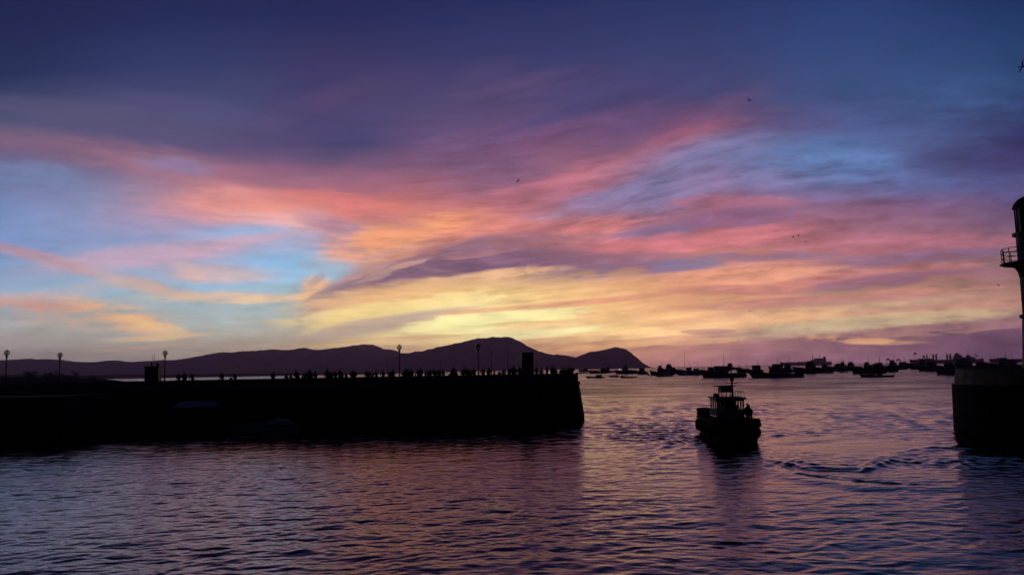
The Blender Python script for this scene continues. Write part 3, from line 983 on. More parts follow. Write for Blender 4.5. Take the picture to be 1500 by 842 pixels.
def tree_mesh(seed, h, w):
    r = random.Random(seed)
    tr = MB()
    tr.tube([(0, 0, -0.3), (0.1, 0, h * .25), (0.0, 0.1, h * .5), (0.2, 0, h * .8)], [h * .035, h * .028, h * .02, h * .008], 7)
    for k in range(6):
        a = r.uniform(0, 6.28)
        z = h * r.uniform(.3, .55)
        tr.tube([(0.05, 0, z), (math.cos(a) * w * .25, math.sin(a) * w * .25, z + h * .12), (math.cos(a) * w * .42, math.sin(a) * w * .42, z + h * .25)], [h * .014, h * .01, h * .004], 5)
    cl = []
    for k in range(13):
        a = r.uniform(0, 6.28)
        q = w * .36 * math.sqrt(r.random())
        cl.append((math.cos(a) * q, math.sin(a) * q, h * r.uniform(.45, .9), w * r.uniform(.1, .2)))
    cr = MB()
    for k in range(900):
        c = r.choice(cl)
        v = Vector((r.gauss(0, 1), r.gauss(0, 1), r.gauss(0, 1))).normalized() * c[3] * r.uniform(.4, 1.1)
        p = Vector(c[:3]) + v
        e1 = Vector((r.gauss(0, 1), r.gauss(0, 1), r.gauss(0, 1))).normalized()
        e2 = e1.orthogonal().normalized()
        s = h * 0.022 * r.uniform(.6, 1.4)
        cr.add([p - e1 * s, p + e2 * s * .6, p + e1 * s, p - e2 * s * .6], [(0, 1, 2, 3)])
    return tr, cr


TREES = [(-6, 541, 'dark tree standing at the left edge of the shore behind the pier lamps'),
         (32, 545, 'low dark tree on the shore just right of the first globe lamp'),
         (48, 541.5, 'rounded dark tree on the shore midway between the first two globe lamps'),
         (66, 544, 'squat dark tree on the shore left of the second globe lamp'),
         (80, 540.5, 'tall dark tree rising just behind the second globe lamp'),
         (98, 546, 'low bushy tree on the shore right of the second globe lamp'),
         (112, 541.5, 'tall lone tree near the end of the dark shore'),
         (132, 548, 'smallest tree at the end of the dark shore near the bright water')]
for i, (px, py, lb) in enumerate(TREES):
    top = at(px, py, 505)
    b0 = at(px, 553.0, 505)
    z0 = 1.2
    h = top.z - z0
    t, c = tree_mesh(50 + i, h, h * rnd.uniform(.75, 1.1))
    e = empty('tree', (top.x, 505 + rnd.uniform(-8, 8), z0), rnd.uniform(0, 6), lb, 'tree', 'trees on the dark shore')
    t.build('trunk', 'bark', e)
    c.build('crown', 'leaf', e)

# ------------------------------------------------------------------ left pier
PY = 93.0                                   # distance of its front face
cR = onwater(857, 615)                       # foot of its corner
topc = at(849, 552, PY)
XR = cR.x
ZT, ZD = 5.38, 4.45                          # parapet top, deck
XL, DEP = -85.0, 13.0
pier = empty('pier', (XR - 20, PY, 0), 0, 'long dark stone harbour pier with a rounded end, lined with people and lamps', 'pier')
ox, oy = XR - 20, PY


def pier_ring(inset, z, n=10, rad=1.6):
    """plan of the pier, clockwise, its right corners rounded"""
    x1, y0_, y1_, x0_ = XR - ox - inset, inset, DEP - inset, XL - ox
    pts_ = [(x0_, y0_, z)]
    for k in range(n + 1):
        a = -PI / 2 + PI / 2 * k / n
        pts_.append((x1 - rad + rad * math.cos(a), y0_ + rad + rad * math.sin(a), z))
    for k in range(n + 1):
        a = PI / 2 * k / n
        pts_.append((x1 - rad + rad * math.cos(a), y1_ - rad + rad * math.sin(a), z))
    pts_.append((x0_, y1_, z))
    return pts_


def loft(rings, cap_top=True):
    mb = MB()
    n = len(rings[0])
    vs = [p for r in rings for p in r]
    fs = []
    for i in range(len(rings) - 1):
        for k in range(n):
            k2 = (k + 1) % n
            fs.append((i * n + k, i * n + k2, (i + 1) * n + k2, (i + 1) * n + k))
    if cap_top:
        fs.append(tuple((len(rings) - 1) * n + k for k in range(n)))
    return mb.add(vs, fs)


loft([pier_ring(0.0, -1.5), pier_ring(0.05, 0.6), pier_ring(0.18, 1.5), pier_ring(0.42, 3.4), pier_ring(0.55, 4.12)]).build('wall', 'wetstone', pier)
loft([pier_ring(0.40, 4.125), pier_ring(0.40, 4.40), pier_ring(0.44, 4.44)]).build('coping', 'stone', pier)
pr = MB()
out, inn = pier_ring(0.62, 4.445), pier_ring(1.0, 4.445, rad=1.3)
N = len(out)
vs = out + [(x, y, ZT) for x, y, z in out] + [(x, y, ZT) for x, y, z in inn] + inn
fs = []
for k in range(N - 1):
    for b in range(3):
        fs.append((b * N + k, b * N + k + 1, (b + 1) * N + k + 1, (b + 1) * N + k))
pr.add(vs, fs)
pr.build('parapet', 'parapet', pier)
MB().box(XL - ox, XR - ox - 1.03, 1.02, DEP - 1.02, 4.43, ZD).build('deck', 'paving', pier)
for px in (505, 640, 742):
    p = at(px, 575, PY)
    lad = MB()
    for s in (-.22, .22):
        lad.tube([(p.x - ox + s, 0.0, 0.1), (p.x - ox + s, 0.25, 4.1)], 0.035, 6)
    for k in range(12):
        z = 0.3 + k * 0.32
        lad.tube([(p.x - ox - .22, 0.25 * z / 4.1 - 0.0, z), (p.x - ox + .22, 0.25 * z / 4.1, z)], 0.02, 5)
    lad.build('ladder', 'iron', pier)
for px in (380, 470, 560, 610, 690, 790, 830):
    p = at(px, 590, PY)
    MB().torus((p.x - ox, -0.12, 2.3), 0.42, 0.16, 'y').build('tyre_fender', 'rubber', pier, smooth=True)


# a landing stage stepping forward from the pier at the left
lx1 = at(92, 600, 79).x
ld = empty('landing_stage', (lx1 - 18, 79, 0), 0, 'dark stone landing stage stepping forward from the pier at its left end', 'landing stage')
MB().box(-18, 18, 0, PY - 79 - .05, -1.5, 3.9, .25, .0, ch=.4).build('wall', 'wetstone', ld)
MB().box(-17.7, 17.7, .25, PY - 79 - .05, 3.903, 4.15, .05, .0, ch=.4).build('coping', 'wetstone', ld)
for xx in (2, 9, 15):
    MB().torus((xx, -.1, 1.9), .42, .16, 'y').build('tyre_fender', 'rubber', ld, smooth=True)

# ---- lamps on the pier
def lamp(px, py, Y, label):
    g = at(px, py, Y)
    h = g.z - ZD
    e = empty('street_lamp', (g.x, Y, ZD), 0, label, 'street lamp', 'globe lamps along the pier')
    MB().lathe([(.22, 0), (.22, .12), (.16, .18), (.15, .7), (.17, .74), (.10, .86)], n=12).build('base', 'iron', e)
    MB().lathe([(.085, .85), (.07, 1.6), (.06, h - .62)], n=10).build('post', 'iron', e, True)
    MB().lathe([(.06, h - .75), (.11, h - .70), (.07, h - .62), (.08, h - .52), (.16, h - .44), (.12, h - .36), (.10, h - .29)], n=12).build('collar', 'iron', e)
    MB().ball((0, 0, h), .31, 18, 12).build('globe', 'globe', e, True)
    cg = MB().lathe([(.16, h + .27), (.10, h + .33), (.03, h + .35), (.02, h + .40)], n=12)
    for k in range(4):
        a = PI / 4 + k * PI / 2
        cg.tube([(math.cos(a) * .318 * math.cos(t), math.sin(a) * .318 * math.cos(t), h + .318 * math.sin(t)) for t in np.linspace(-1.2, 1.2, 9)], .018, 4)
    cg.build('cage', 'iron', e)
    MB().lathe([(.05, h - .26), (.07, h - .12), (.07, h + .04), (.03, h + .1)], n=8).build('bulb', 'white', e)
    return e


lamp(10, 516.8, 97, 'globe street lamp leftmost on the pier, against the low hills')
lamp(88, 520.2, 101, 'globe street lamp second from the left end of the pier')
lamp(242, 517.0, 101, 'globe street lamp beside the hut with two aerials')
lamp(585, 508.8, 97.5, 'globe street lamp standing under the dip between the two hills')
lamp(700.5, 507.4, 97.5, 'globe street lamp in front of the big headland, nearest the pier booth')

# ---- booth near the pier's end and the hut with aerials
p = at(772.5, 547, 99)
w = 17 / F * 99
zt = at(772, 516, 99).z
e = empty('booth', (p.x, 99, ZD), R(6), 'tall dark square booth standing alone near the end of the pier', 'booth')
MB().box(-w / 2, w / 2, -.65, .65, 0, zt - ZD - .12, ch=.06).build('wall', 'darkpaint', e)
MB().box(-w / 2 - .05, w / 2 + .05, -.72, .72, zt - ZD - .117, zt - ZD, .06, .06, ch=.1).build('roof', 'darkpaint', e)
MB().box(-.34, .34, -.69, -.653, .06, 1.95).build('door', 'hullgreen', e)
MB().box(-w / 2 - .04, w / 2 + .04, -.7, -.655, 2.1, 2.18).build('trim', 'iron', e)

p = at(224, 556, 103)
w = 18.5 / F * 103
zt = at(224, 536.5, 103).z
e = empty('hut', (p.x, 103, ZD), R(11), 'low dark hut with two thin aerials on its flat roof, left part of the pier', 'hut')
MB().box(-w / 2, w / 2, -.9, .9, 0, zt - ZD - .1, ch=.03).build('wall', 'darkpaint', e)
MB().box(-w / 2 - .06, w / 2 + .06, -.97, .97, zt - ZD - .097, zt - ZD).build('roof', 'darkpaint', e)
h0 = zt - ZD
for xx, hh in ((-.12, 1.55), (.12, 1.9)):
    MB().tube([(xx, 0, h0), (xx, 0, h0 + hh * .4), (xx + .02, 0, h0 + hh)], [.035, .022, .012], 6).build('aerial', 'iron', e)
for xx, hh in ((-.22, .55), (.42, .5), (.60, .4)):
    MB().lathe([(.08, h0), (.08, h0 + hh - .1), (.13, h0 + hh - .08), (.02, h0 + hh)], xx, .1, 10).build('vent_pipe', 'iron', e)


# ------------------------------------------------------------------ people
def skin_body(joints, edges, name, zsplit=None, cloth='cloth1', legs='cloth1', root=0):
    me = bpy.data.meshes.new(name)
    bm = bmesh.new()
    sl_ = bm.verts.layers.skin.verify()
    vv = []
    for i, (p, r) in enumerate(joints):
        v = bm.verts.new(p)
        v[sl_].radius = (r, r) if not isinstance(r, tuple) else r
        v[sl_].use_root = (i == root)
        vv.append(v)
    for a, b in edges:
        bm.edges.new((vv[a], vv[b]))
    bm.to_mesh(me)
    bm.free()
    o = bpy.data.objects.new(name + '_tmp', me)
    COL.objects.link(o)
    o.modifiers.new('s', 'SKIN').use_smooth_shade = True
    o.modifiers.new('b', 'SUBSURF').levels = 1
    dg = bpy.context.evaluated_depsgraph_get()
    dg.update()
    m2 = bpy.data.meshes.new_from_object(o.evaluated_get(dg))
    m2.name = name
    bpy.data.objects.remove(o)
    for k in ('skin', cloth, legs):
        m2.materials.append(M[k])
    z_neck, z_hip = zsplit
    idx = []
    for pl in m2.polygons:
        z = pl.center.z
        idx.append(0 if z > z_neck else (1 if z > z_hip else 2))
    m2.polygons.foreach_set('material_index', idx)
    return m2


def person_mesh(pose, seed, cloth, legs, name='person'):
    """feet (or seat, for the sitting pose) at the origin, facing -Y"""
    r = random.Random(seed)
    k = r.uniform(.94, 1.05)
    if pose == 'sit':                        # sitting on the parapet top, back to the sea
        hip = Vector((0, 0.05, .12))
        sh = Vector((r.uniform(-.03, .03), .0 - r.uniform(0, .1), .60))
        knee, foot = [(-.12, -.42, .10), (.12, -.42, .10)], [(-.12, -.46, -.36), (.13, -.45, -.36)]
    else:
        hip = Vector((0, 0, .92))
        lean = .22 if pose == 'lean' else r.uniform(-.02, .05)
        sh = Vector((0, -lean, 1.42 - (.07 if pose == 'lean' else 0)))
        knee = [(-.11, -.03, .5), (.11, .0, .5)]
        foot = [(-.13, .03, .06), (.13, .05, .06)]
    hd = sh + Vector((r.uniform(-.03, .03), -.03, .24))
    J = [(hip, .14), (hip.lerp(sh, .5), .145), (sh, .13), (sh + Vector((0, -.005, .09)), .055), (hd - Vector((0, 0, .04)), .085), (hd + Vector((0, .01, .05)), .10), (hd + Vector((0, .015, .115)), .06)]
    E = [(0, 1), (1, 2), (2, 3), (3, 4), (4, 5), (5, 6)]
    for s, kn, ft in ((-1, knee[0], foot[0]), (1, knee[1], foot[1])):
        b = len(J)
        J += [(hip + Vector((s * .1, 0, -.06)), .095), (Vector(kn), .065), (Vector(ft), .045), (Vector(ft) + Vector((s * .02, -.15, -.03)), .035)]
        E += [(0, b), (b, b + 1), (b + 1, b + 2), (b + 2, b + 3)]
    for s in (-1, 1):
        a0 = sh + Vector((s * .19, 0, -.04))
        if pose == 'lean':
            el, ha = sh + Vector((s * .26, -.16, -.28)), sh + Vector((s * .10, -.40, -.34))
        elif pose == 'sit':
            el, ha = sh + Vector((s * .24, .05, -.28)), hip + Vector((s * .18, -.22, .1))
        elif pose == 'phone' and s == 1:
            el, ha = sh + Vector((s * .27, -.12, -.22)), sh + Vector((s * .10, -.34, .06))
        else:
            el, ha = sh + Vector((s * .27, .03, -.30)), sh + Vector((s * .27, -.06, -.56))
        b = len(J)
        J += [(a0, .07), (el, .05), (ha, .036), (ha + (ha - el).normalized() * .11, .03)]
        E += [(2, b), (b, b + 1), (b + 1, b + 2), (b + 2, b + 3)]
    J = [(Vector(p) * k, r_ * k) for p, r_ in J]
    return skin_body(J, E, name, ((sh.z + .07) * k, (hip.z - .02) * k), cloth, legs)


PM = {}
for i, (ps, c, l) in enumerate((('stand', 'cloth1', 'cloth3'), ('stand', 'cloth2', 'cloth1'), ('lean', 'cloth3', 'cloth1'), ('lean', 'cloth1', 'cloth1'), ('sit', 'cloth2', 'cloth1'), ('sit', 'cloth1', 'cloth3'), ('phone', 'cloth3', 'cloth1'))):
    PM[i] = person_mesh(ps, 100 + i, c, l)
HAIR = MB()


def person(px, kind, Y, z, rz, label, group='people on the pier'):
    p = at(px, 550, Y)
    o = bpy.data.objects.new('person', PM[kind])
    COL.objects.link(o)
    o.location = (p.x, Y, z)
    o.rotation_euler.z = rz
    s = rnd.choice([.84, .95, .98, 1.0, 1.03, 1.07, 1.12, 1.16])
    o.scale = (s, s, s)
    tag(o, label, 'person', group)
    return o


# photo x of each figure; pose; seat on the parapet (s) or standing behind it (d)
PEOPLE = [(262, 5, 's'), (270, 4, 's'), (283, 2, 'd'), (325, 4, 's'), (338, 0, 'd'), (345, 3, 'd'), (400, 5, 's'), (420, 2, 'd'), (427, 2, 'd'),
          (452, 4, 's'), (462, 5, 's'), (479, 1, 'd'), (491, 4, 's'), (502, 3, 'd'), (507, 0, 'd'), (516, 5, 's'),
          (537, 4, 's'), (546, 0, 'd'), (552, 3, 'd'), (562, 2, 'd'), (571, 5, 's'),
          (601, 1, 'd'), (609, 0, 'd'), (604, 3, 'd'), (613, 2, 'd'), (616, 4, 's'), (623, 0, 'd'), (630, 5, 's'), (636, 3, 'd'), (643, 4, 's'), (649, 2, 'd'), (663, 5, 's'), (669, 3, 'd'),
          (678, 2, 'd'), (690, 0, 'd'), (695, 3, 'd'), (708, 2, 'd'), (716, 4, 's'), (731, 3, 'd'), (724, 0, 'd'), (738, 2, 'd'), (747, 5, 's'), (755, 2, 'd'),
          (786, 1, 'd'), (793, 0, 'd'), (801, 6, 'd'), (809, 4, 's'), (814, 3, 'd'), (826, 0, 'd'), (830, 2, 'd'), (838, 6, 'd')]
rc = random.Random(4)
taken = sorted(q[0] for q in PEOPLE)
for lo_, hi_, step in ((430, 583, 9), (588, 698, 7), (703, 762, 8), (783, 846, 8)):
    x = lo_
    while x < hi_:
        x += rc.choice([.42, .45, .5, .6, .8, 1.6, 2.4]) * step
        if x < hi_ and min(abs(x - t_) for t_ in taken) > 2.6:
            kd = rc.choice([0, 1, 2, 3, 4, 5, 6, 2, 3])
            PEOPLE.append((round(x, 1), kd, 's' if kd in (4, 5) else 'd'))
            taken.append(x)
marks = [(242, 'the hut lamp'), (585, 'the middle lamp'), (700, 'the headland lamp'), (772, 'the tall booth'), (848, 'the pier end')]
ORD = ['nearest', 'second', 'third', 'fourth', 'fifth', 'sixth', 'seventh', 'eighth', 'ninth', 'tenth', 'eleventh', 'twelfth', 'thirteenth', 'fourteenth', 'fifteenth', 'sixteenth', 'seventeenth', 'eighteenth', 'nineteenth', 'twentieth', 'twenty-first', 'twenty-second', 'twenty-third', 'twenty-fourth'] + [{1: '%dst', 2: '%dnd', 3: '%drd'}.get(k % 10, '%dth') % k for k in range(25, 80)]
posew = {0: 'standing figure', 1: 'standing figure', 2: 'leaning figure', 3: 'leaning figure', 4: 'seated figure', 5: 'seated figure', 6: 'standing figure with a raised arm'}
for px, kd, wh in PEOPLE:
    m_ = min(marks, key=lambda q: abs(q[0] - px))
    side = [q[0] for q in PEOPLE if min(marks, key=lambda w_: abs(w_[0] - q[0])) == m_ and (q[0] < m_[0]) == (px < m_[0])]
    side.sort(key=lambda x: abs(x - m_[0]))
    k = side.index(px)
    lb = f"{posew[kd]} on the pier, {ORD[k]} {'left' if px < m_[0] else 'right'} of {m_[1]}"
    if m_[0] == 848:
        lb = f"{posew[kd]} on the pier, {ORD[k]} from its rounded end"
    if wh == 's':
        person(px, kd, PY + .82, ZT - .06, rnd.uniform(-.5, .5), lb)
    else:
        person(px, kd, PY + rnd.uniform(1.45, 4.2), ZD, rnd.choice([0, 0, PI / 2, PI, -PI / 2, .6, -.7]) if kd not in (2, 3) else rnd.uniform(-.3, .3), lb)


# ------------------------------------------------------------------ boats
def hull_parts(L, B, Hb, Hs, draft=.6, rake=.8, tw=.8, full=.4, bul=.45, nst=22):
    """hull with bow at +x; waterline at z = 0; returns outer shell and deck builders"""
    sec = []
    for i in range(nst + 1):
        t = i / nst
        x = L / 2 - t * L
        wmax = B / 2 * (1 - (1 - min(1, t / full)) ** 2.2) ** .75 if t < full else B / 2 * (1 - (1 - tw) * ((t - full) / (1 - full)) ** 2)
        wmax = max(wmax, .03)
        sh = Hs + (Hb - Hs) * max(0, 1 - t / .85) ** 1.8
        kz = -draft * (min(1, t / .18) ** .6 if t < .18 else 1)
        pts_ = [(0.0, kz), (wmax * .55, kz * .7), (wmax * .84, kz * .1 + .02), (wmax * .95, sh * .5), (wmax, sh)]
        sec.append((t, x, wmax, sh, pts_))
    mb = MB()
    ring = []
    for (t, x, wm, sh, pts_) in sec:
        row = []
        for sgn in (-1, 1):
            q = pts_ if sgn > 0 else list(reversed(pts_))
            for (yy, zz) in (q if sgn < 0 else q[1:]):
                xx = x + rake * (zz / max(Hb, .1)) * (1 - t) ** 4 - (0.12 * L * 0.0)
                row.append((xx, yy * sgn, zz))
        ring.append(row)
    n = len(ring[0])
    vs = [p_ for r_ in ring for p_ in r_]
    fs = []
    for i in range(len(ring) - 1):
        for k in range(n - 1):
            fs.append((i * n + k, i * n + k + 1, (i + 1) * n + k + 1, (i + 1) * n + k))
    fs.append(tuple((len(ring) - 1) * n + k for k in range(n)))
    b0 = len(vs)
    # bulwark: rail width, then down to the deck
    for (t, x, wm, sh, pts_) in sec:
        xx = x + rake * (sh / Hb) * (1 - t) ** 4
        xi = min(xx, L / 2 - .12 + rake * .8)
        wi = max(wm - .09, .015)
        xo = -L / 2 + .1 if t > .999 else xi - (.1 if t < .02 else 0)
        for sgn in (-1, 1):
            vs.append((xo, wi * sgn, sh))
            vs.append((xo, wi * .98 * sgn, sh - bul))
    for i in range(len(sec) - 1):
        o0, o1 = i * n, (i + 1) * n
        a, c = b0 + i * 4, b0 + (i + 1) * 4
        fs += [(o0, o1, c, a), (a, c, c + 1, a + 1), (o0 + n - 1, a + 2, c + 2, o1 + n - 1), (a + 2, a + 3, c + 3, c + 2), (a + 1, c + 1, c + 3, a + 3)]
    e_ = b0 + (len(sec) - 1) * 4
    lo = (len(sec) - 1) * n
    fs += [(lo, lo + n - 1, e_ + 2, e_), (e_, e_ + 2, e_ + 3, e_ + 1)]
    mb.add(vs, fs)
    rail = MB()
    for sgn in (-1, 1):
        rail.tube([(x + rake * (sh * .9 / Hb) * (1 - t) ** 4, sgn * (wm + .02), sh * .88) for (t, x, wm, sh, _p) in sec[1:]], .05 + B * .006, 5)

    def deck_z(xq):
        t = (L / 2 - xq) / L
        return Hs + (Hb - Hs) * max(0, 1 - t / .85) ** 1.8 - bul
    return mb, rail, deck_z


def cabin(parent, x0, x1, w, z0, z1, matl, nwin=3, name='wheelhouse', lean=.12, roof='white', over=.18):
    """a wheelhouse: walls with tapering front, an overhanging roof and its windows as panes in shallow frames"""
    o = MB().box(x0, x1, -w / 2, w / 2, z0, z1, lean, .05 * w, ch=.06).build(name, matl, parent)
    MB().box(x0 - over * .5, x1 + over * .3, -w / 2 - over * .1, w / 2 + over * .1, z1 + .002, z1 + .09, ch=.08).build('roof', roof, o)
    h = z1 - z0
    for sgn in (-1, 1):
        for k in range(nwin):
            a = x0 + (x1 - x0) * (k + .18 + .06) / nwin + lean * .4 * (1 - k / nwin)
            b = a + (x1 - x0) * .62 / nwin
            zz0, zz1 = z0 + h * .55, z0 + h * .88
            y0_, y1_ = w / 2 - .05 * w * .55 + .012, w / 2 - .05 * w * .88 + .012
            MB().add([(a, sgn * y0_, zz0), (b, sgn * y0_, zz0), (b, sgn * y1_, zz1), (a, sgn * y1_, zz1),
                      (a, sgn * (y0_ - .04), zz0), (b, sgn * (y0_ - .04), zz0), (b, sgn * (y1_ - .04), zz1), (a, sgn * (y1_ - .04), zz1)],
                     [(0, 1, 2, 3), (4, 5, 6, 7), (0, 1, 5, 4), (1, 2, 6, 5), (2, 3, 7, 6), (3, 0, 4, 7)]).build('window', 'glass', o)
    return o


def fishing_boat(L, seed, colr, style, fwd_house=False):
    r = random.Random(seed)
    e = empty('fishing_boat', (0, 0, 0))
    B = L * .29
    Hb, Hs = L * .17 + .7, L * .07 + .6
    mb, rail, dz = hull_parts(L, B, Hb, Hs, rake=L * .07)
    hu = mb.build('hull', colr, e)
    rail.build('rub_rail', 'wood', hu)
    hx = L * .08 if not fwd_house else L * .2
    hl = L * r.uniform(.26, .36)
    hz = dz(hx - hl / 2)
    hh = 2.3 + L * r.uniform(.06, .11)
    x0, x1 = hx - hl / 2, hx + hl / 2
    if style == 'aft':
        x0, x1 = -L * .40, -L * .40 + hl
        hz = dz(x0)
    cab = cabin(e, x0, x1, B * .62, hz, hz + hh, r.choice(['offwhite', 'hullblue', 'offwhite', 'darkpaint']), 3)
    top = hz + hh + .09
    if style == 'tall':
        MB().box(x0 + hl * .2, x1 - hl * .15, -B * .24, B * .24, top, top + 1.9, .1, .05).build('upper_bridge', 'offwhite', cab)
        top += 1.9
    mx_ = x0 + hl * .3
    mast = MB().tube([(mx_, 0, top - .1), (mx_, 0, top + L * .12), (mx_ - .05, 0, top + L * .26)], [.14, .11, .07], 6)
    mast.tube([(mx_, -.7, top + L * .14), (mx_, .7, top + L * .14)], .03, 5)
    mo = mast.build('mast', 'iron', e)
    MB().ball((mx_, 0, top + L * .15), .16, 8, 6).build('lamp', 'white', mo)
    gx_ = -L * .36 if style != 'aft' else L * .12
    gz = dz(gx_)
    ga = MB()
    gh = L * .17 + .8
    for s in (-1, 1):
        ga.tube([(gx_, s * B * .34, gz), (gx_ + .1, s * B * .30, gz + gh)], .07, 6)
    ga.tube([(gx_ + .1, -B * .32, gz + gh), (gx_ + .1, B * .32, gz + gh)], .06, 6)
    ga.tube([(gx_ + .1, 0, gz + gh), (mx_, 0, top + L * .1)], .02, 4)
    ga.build('gantry', 'iron', e)
    if style == 'canopy':
        cx0, cx1 = -L * .42, x0 - .1
        cz = dz(cx0)
        MB().prism([(cx0, cz + 2.0), (cx1, cz + 2.1), (cx1, cz + 2.18), ((cx0 + cx1) / 2, cz + 2.26), (cx0, cz + 2.08)], -B * .38, B * .38).build('canopy', 'canvas', e)
        for px_ in (cx0 + .15, (cx0 + cx1) / 2):
            for s in (-1, 1):
                MB().tube([(px_, s * B * .36, cz), (px_, s * B * .36, cz + 2.02)], .035, 5).build('canopy_post', 'iron', e)
    else:
        nb = MB()
        for k in range(7):
            a, b = (-L * .2 if style != 'aft' else L * .1) + k * .45 - 1.3, r.uniform(-B * .12, B * .12)
            s = r.uniform(.45, .85)
            nb.box(a - s, a + s, b - s * .6, b + s * .6, dz(a) - .02, dz(a) + s * r.uniform(.6, 1.3), .08, .08, ch=.1)
        nb.build('net_heap', 'rope', e)
    wi = MB().lathe([(.3, -.45), (.34, -.4), (.16, -.36), (.16, .36), (.34, .4), (.3, .45)], n=12)
    wi.v = [(L * .33 + z, y, dz(L * .33) + .4 + x) for x, y, z in wi.v]
    wi.build('winch', 'iron', e)
    st = MB()
    for s in (-1, 1):
        st.tube([(L * .47, s * .1, Hb - .1), (L * .5, s * .12, Hb + .7)], .03, 5)
        st.tube([(L * .5 + .1, s * .1, Hb + .7), (L * .3, s * B * .36, dz(L * .3) + 1.3), (L * .18, s * B * .46, dz(L * .18) + 1.2)], .03, 5)
    st.build('bow_rail', 'iron', e)
    return e


def skiff(L, seed, colr, cover=0):
    r = random.Random(seed)
    e = empty('skiff', (0, 0, 0))
    B = L * .3
    mb, rail, dz = hull_parts(L, B, L * .075 + .42, L * .03 + .38, draft=.3, rake=L * .06, bul=.3)
    hu = mb.build('hull', colr, e)
    rail.build('rub_rail', 'wood', hu)
    for xx in (-L * .22, L * .06):
        MB().box(xx - .13, xx + .13, -B * .42, B * .42, dz(xx) + .16, dz(xx) + .22).build('thwart', 'wood', e)
    if cover != 1:
        eng = MB().box(-L / 2 - .42, -L / 2 - .02, -.16, .16, dz(-L / 2) + .15, dz(-L / 2) + .72, .05, .03, ch=.06)
        eng.box(-L / 2 - .30, -L / 2 - .12, -.07, .07, -.5, dz(-L / 2) + .149)
        eng.build('outboard_motor', 'iron', e)
    if cover == 1:
        cabin(e, -L * .36, -L * .02, B * .6, dz(-.2 * L), dz(-.2 * L) + 1.5, 'offwhite', 2, 'cuddy', .1)
        MB().tube([(-L * .2, 0, dz(0) + 1.5), (-L * .2, 0, dz(0) + 3.0)], .03, 5).build('mast', 'iron', e)
    elif cover == 2:
        z = dz(0)
        MB().prism([(-L * .3, z + 1.55), (L * .12, z + 1.6), (L * .12, z + 1.66), (-L * .1, z + 1.74), (-L * .3, z + 1.63)], -B * .42, B * .42).build('canopy', 'canvas', e)
        for xx in (-L * .28, L * .1):
            for s in (-1, 1):
                MB().tube([(xx, s * B * .38, z), (xx, s * B * .38, z + 1.58)], .03, 5).build('canopy_post', 'iron', e)
    elif cover == 3:
        z = dz(.2 * L)
        MB().box(L * .05, L * .3, -B * .3, B * .3, z, z + .75, .15, .1, ch=.08).build('locker', 'offwhite', e)
        MB().box(-L * .15, L * .0, -B * .2, B * .2, dz(-.1 * L), dz(-.1 * L) + .9, .05, .05).build('console', 'darkpaint', e)
    return e


def motor_yacht(L, seed, colr):
    e = empty('motor_yacht', (0, 0, 0))
    B = L * .26
    Hb, Hs = L * .12 + .4, L * .06 + .4
    mb, rail, dz = hull_parts(L, B, Hb, Hs, rake=L * .1)
    hu = mb.build('hull', colr, e)
    rail.build('rub_rail', 'iron', hu)
    z = dz(0) + .05
    ho = cabin(e, -L * .22, L * .18, B * .7, z - .3, z + 1.9, 'offwhite', 5, 'deckhouse', .5, over=.3)
    cabin(e, -L * .03, L * .11, B * .5, z + 2.0, z + 3.9 + L * .03, 'darkpaint', 3, 'wheelhouse', .2)
    t_ = z + 4.0 + L * .03
    m_ = MB().tube([(-.0, 0, t_), (-.2, 0, t_ + L * .13)], [.1, .03], 6)
    m_.tube([(-.1, -.8, t_ + L * .07), (-.1, .8, t_ + L * .07)], .04, 5)
    m_.build('mast', 'iron', e)
    cz = dz(-L * .3)
    MB().prism([(-L * .46, cz + 2.05), (-L * .24, cz + 2.15), (-L * .24, cz + 2.25), (-L * .46, cz + 2.15)], -B * .36, B * .36).build('awning', 'canvas', e)
    for xx in (-L * .45, -L * .35, -L * .26):
        for s in (-1, 1):
            MB().tube([(xx, s * B * .34, cz), (xx, s * B * .34, cz + 2.07)], .04, 5).build('awning_post', 'iron', e)
    br = MB()
    for s in (-1, 1):
        pts_ = [(L * q, s * B * wq, dz(L * q) + 1.35) for q, wq in ((.48, .06), (.4, .26), (.3, .38), (.2, .45))]
        br.tube(pts_, .03, 5)
        for q in pts_:
            br.tube([(q[0], q[1], q[2] - 1.0), q], .025, 4)
    br.build('bow_rail', 'iron', e)
    return e


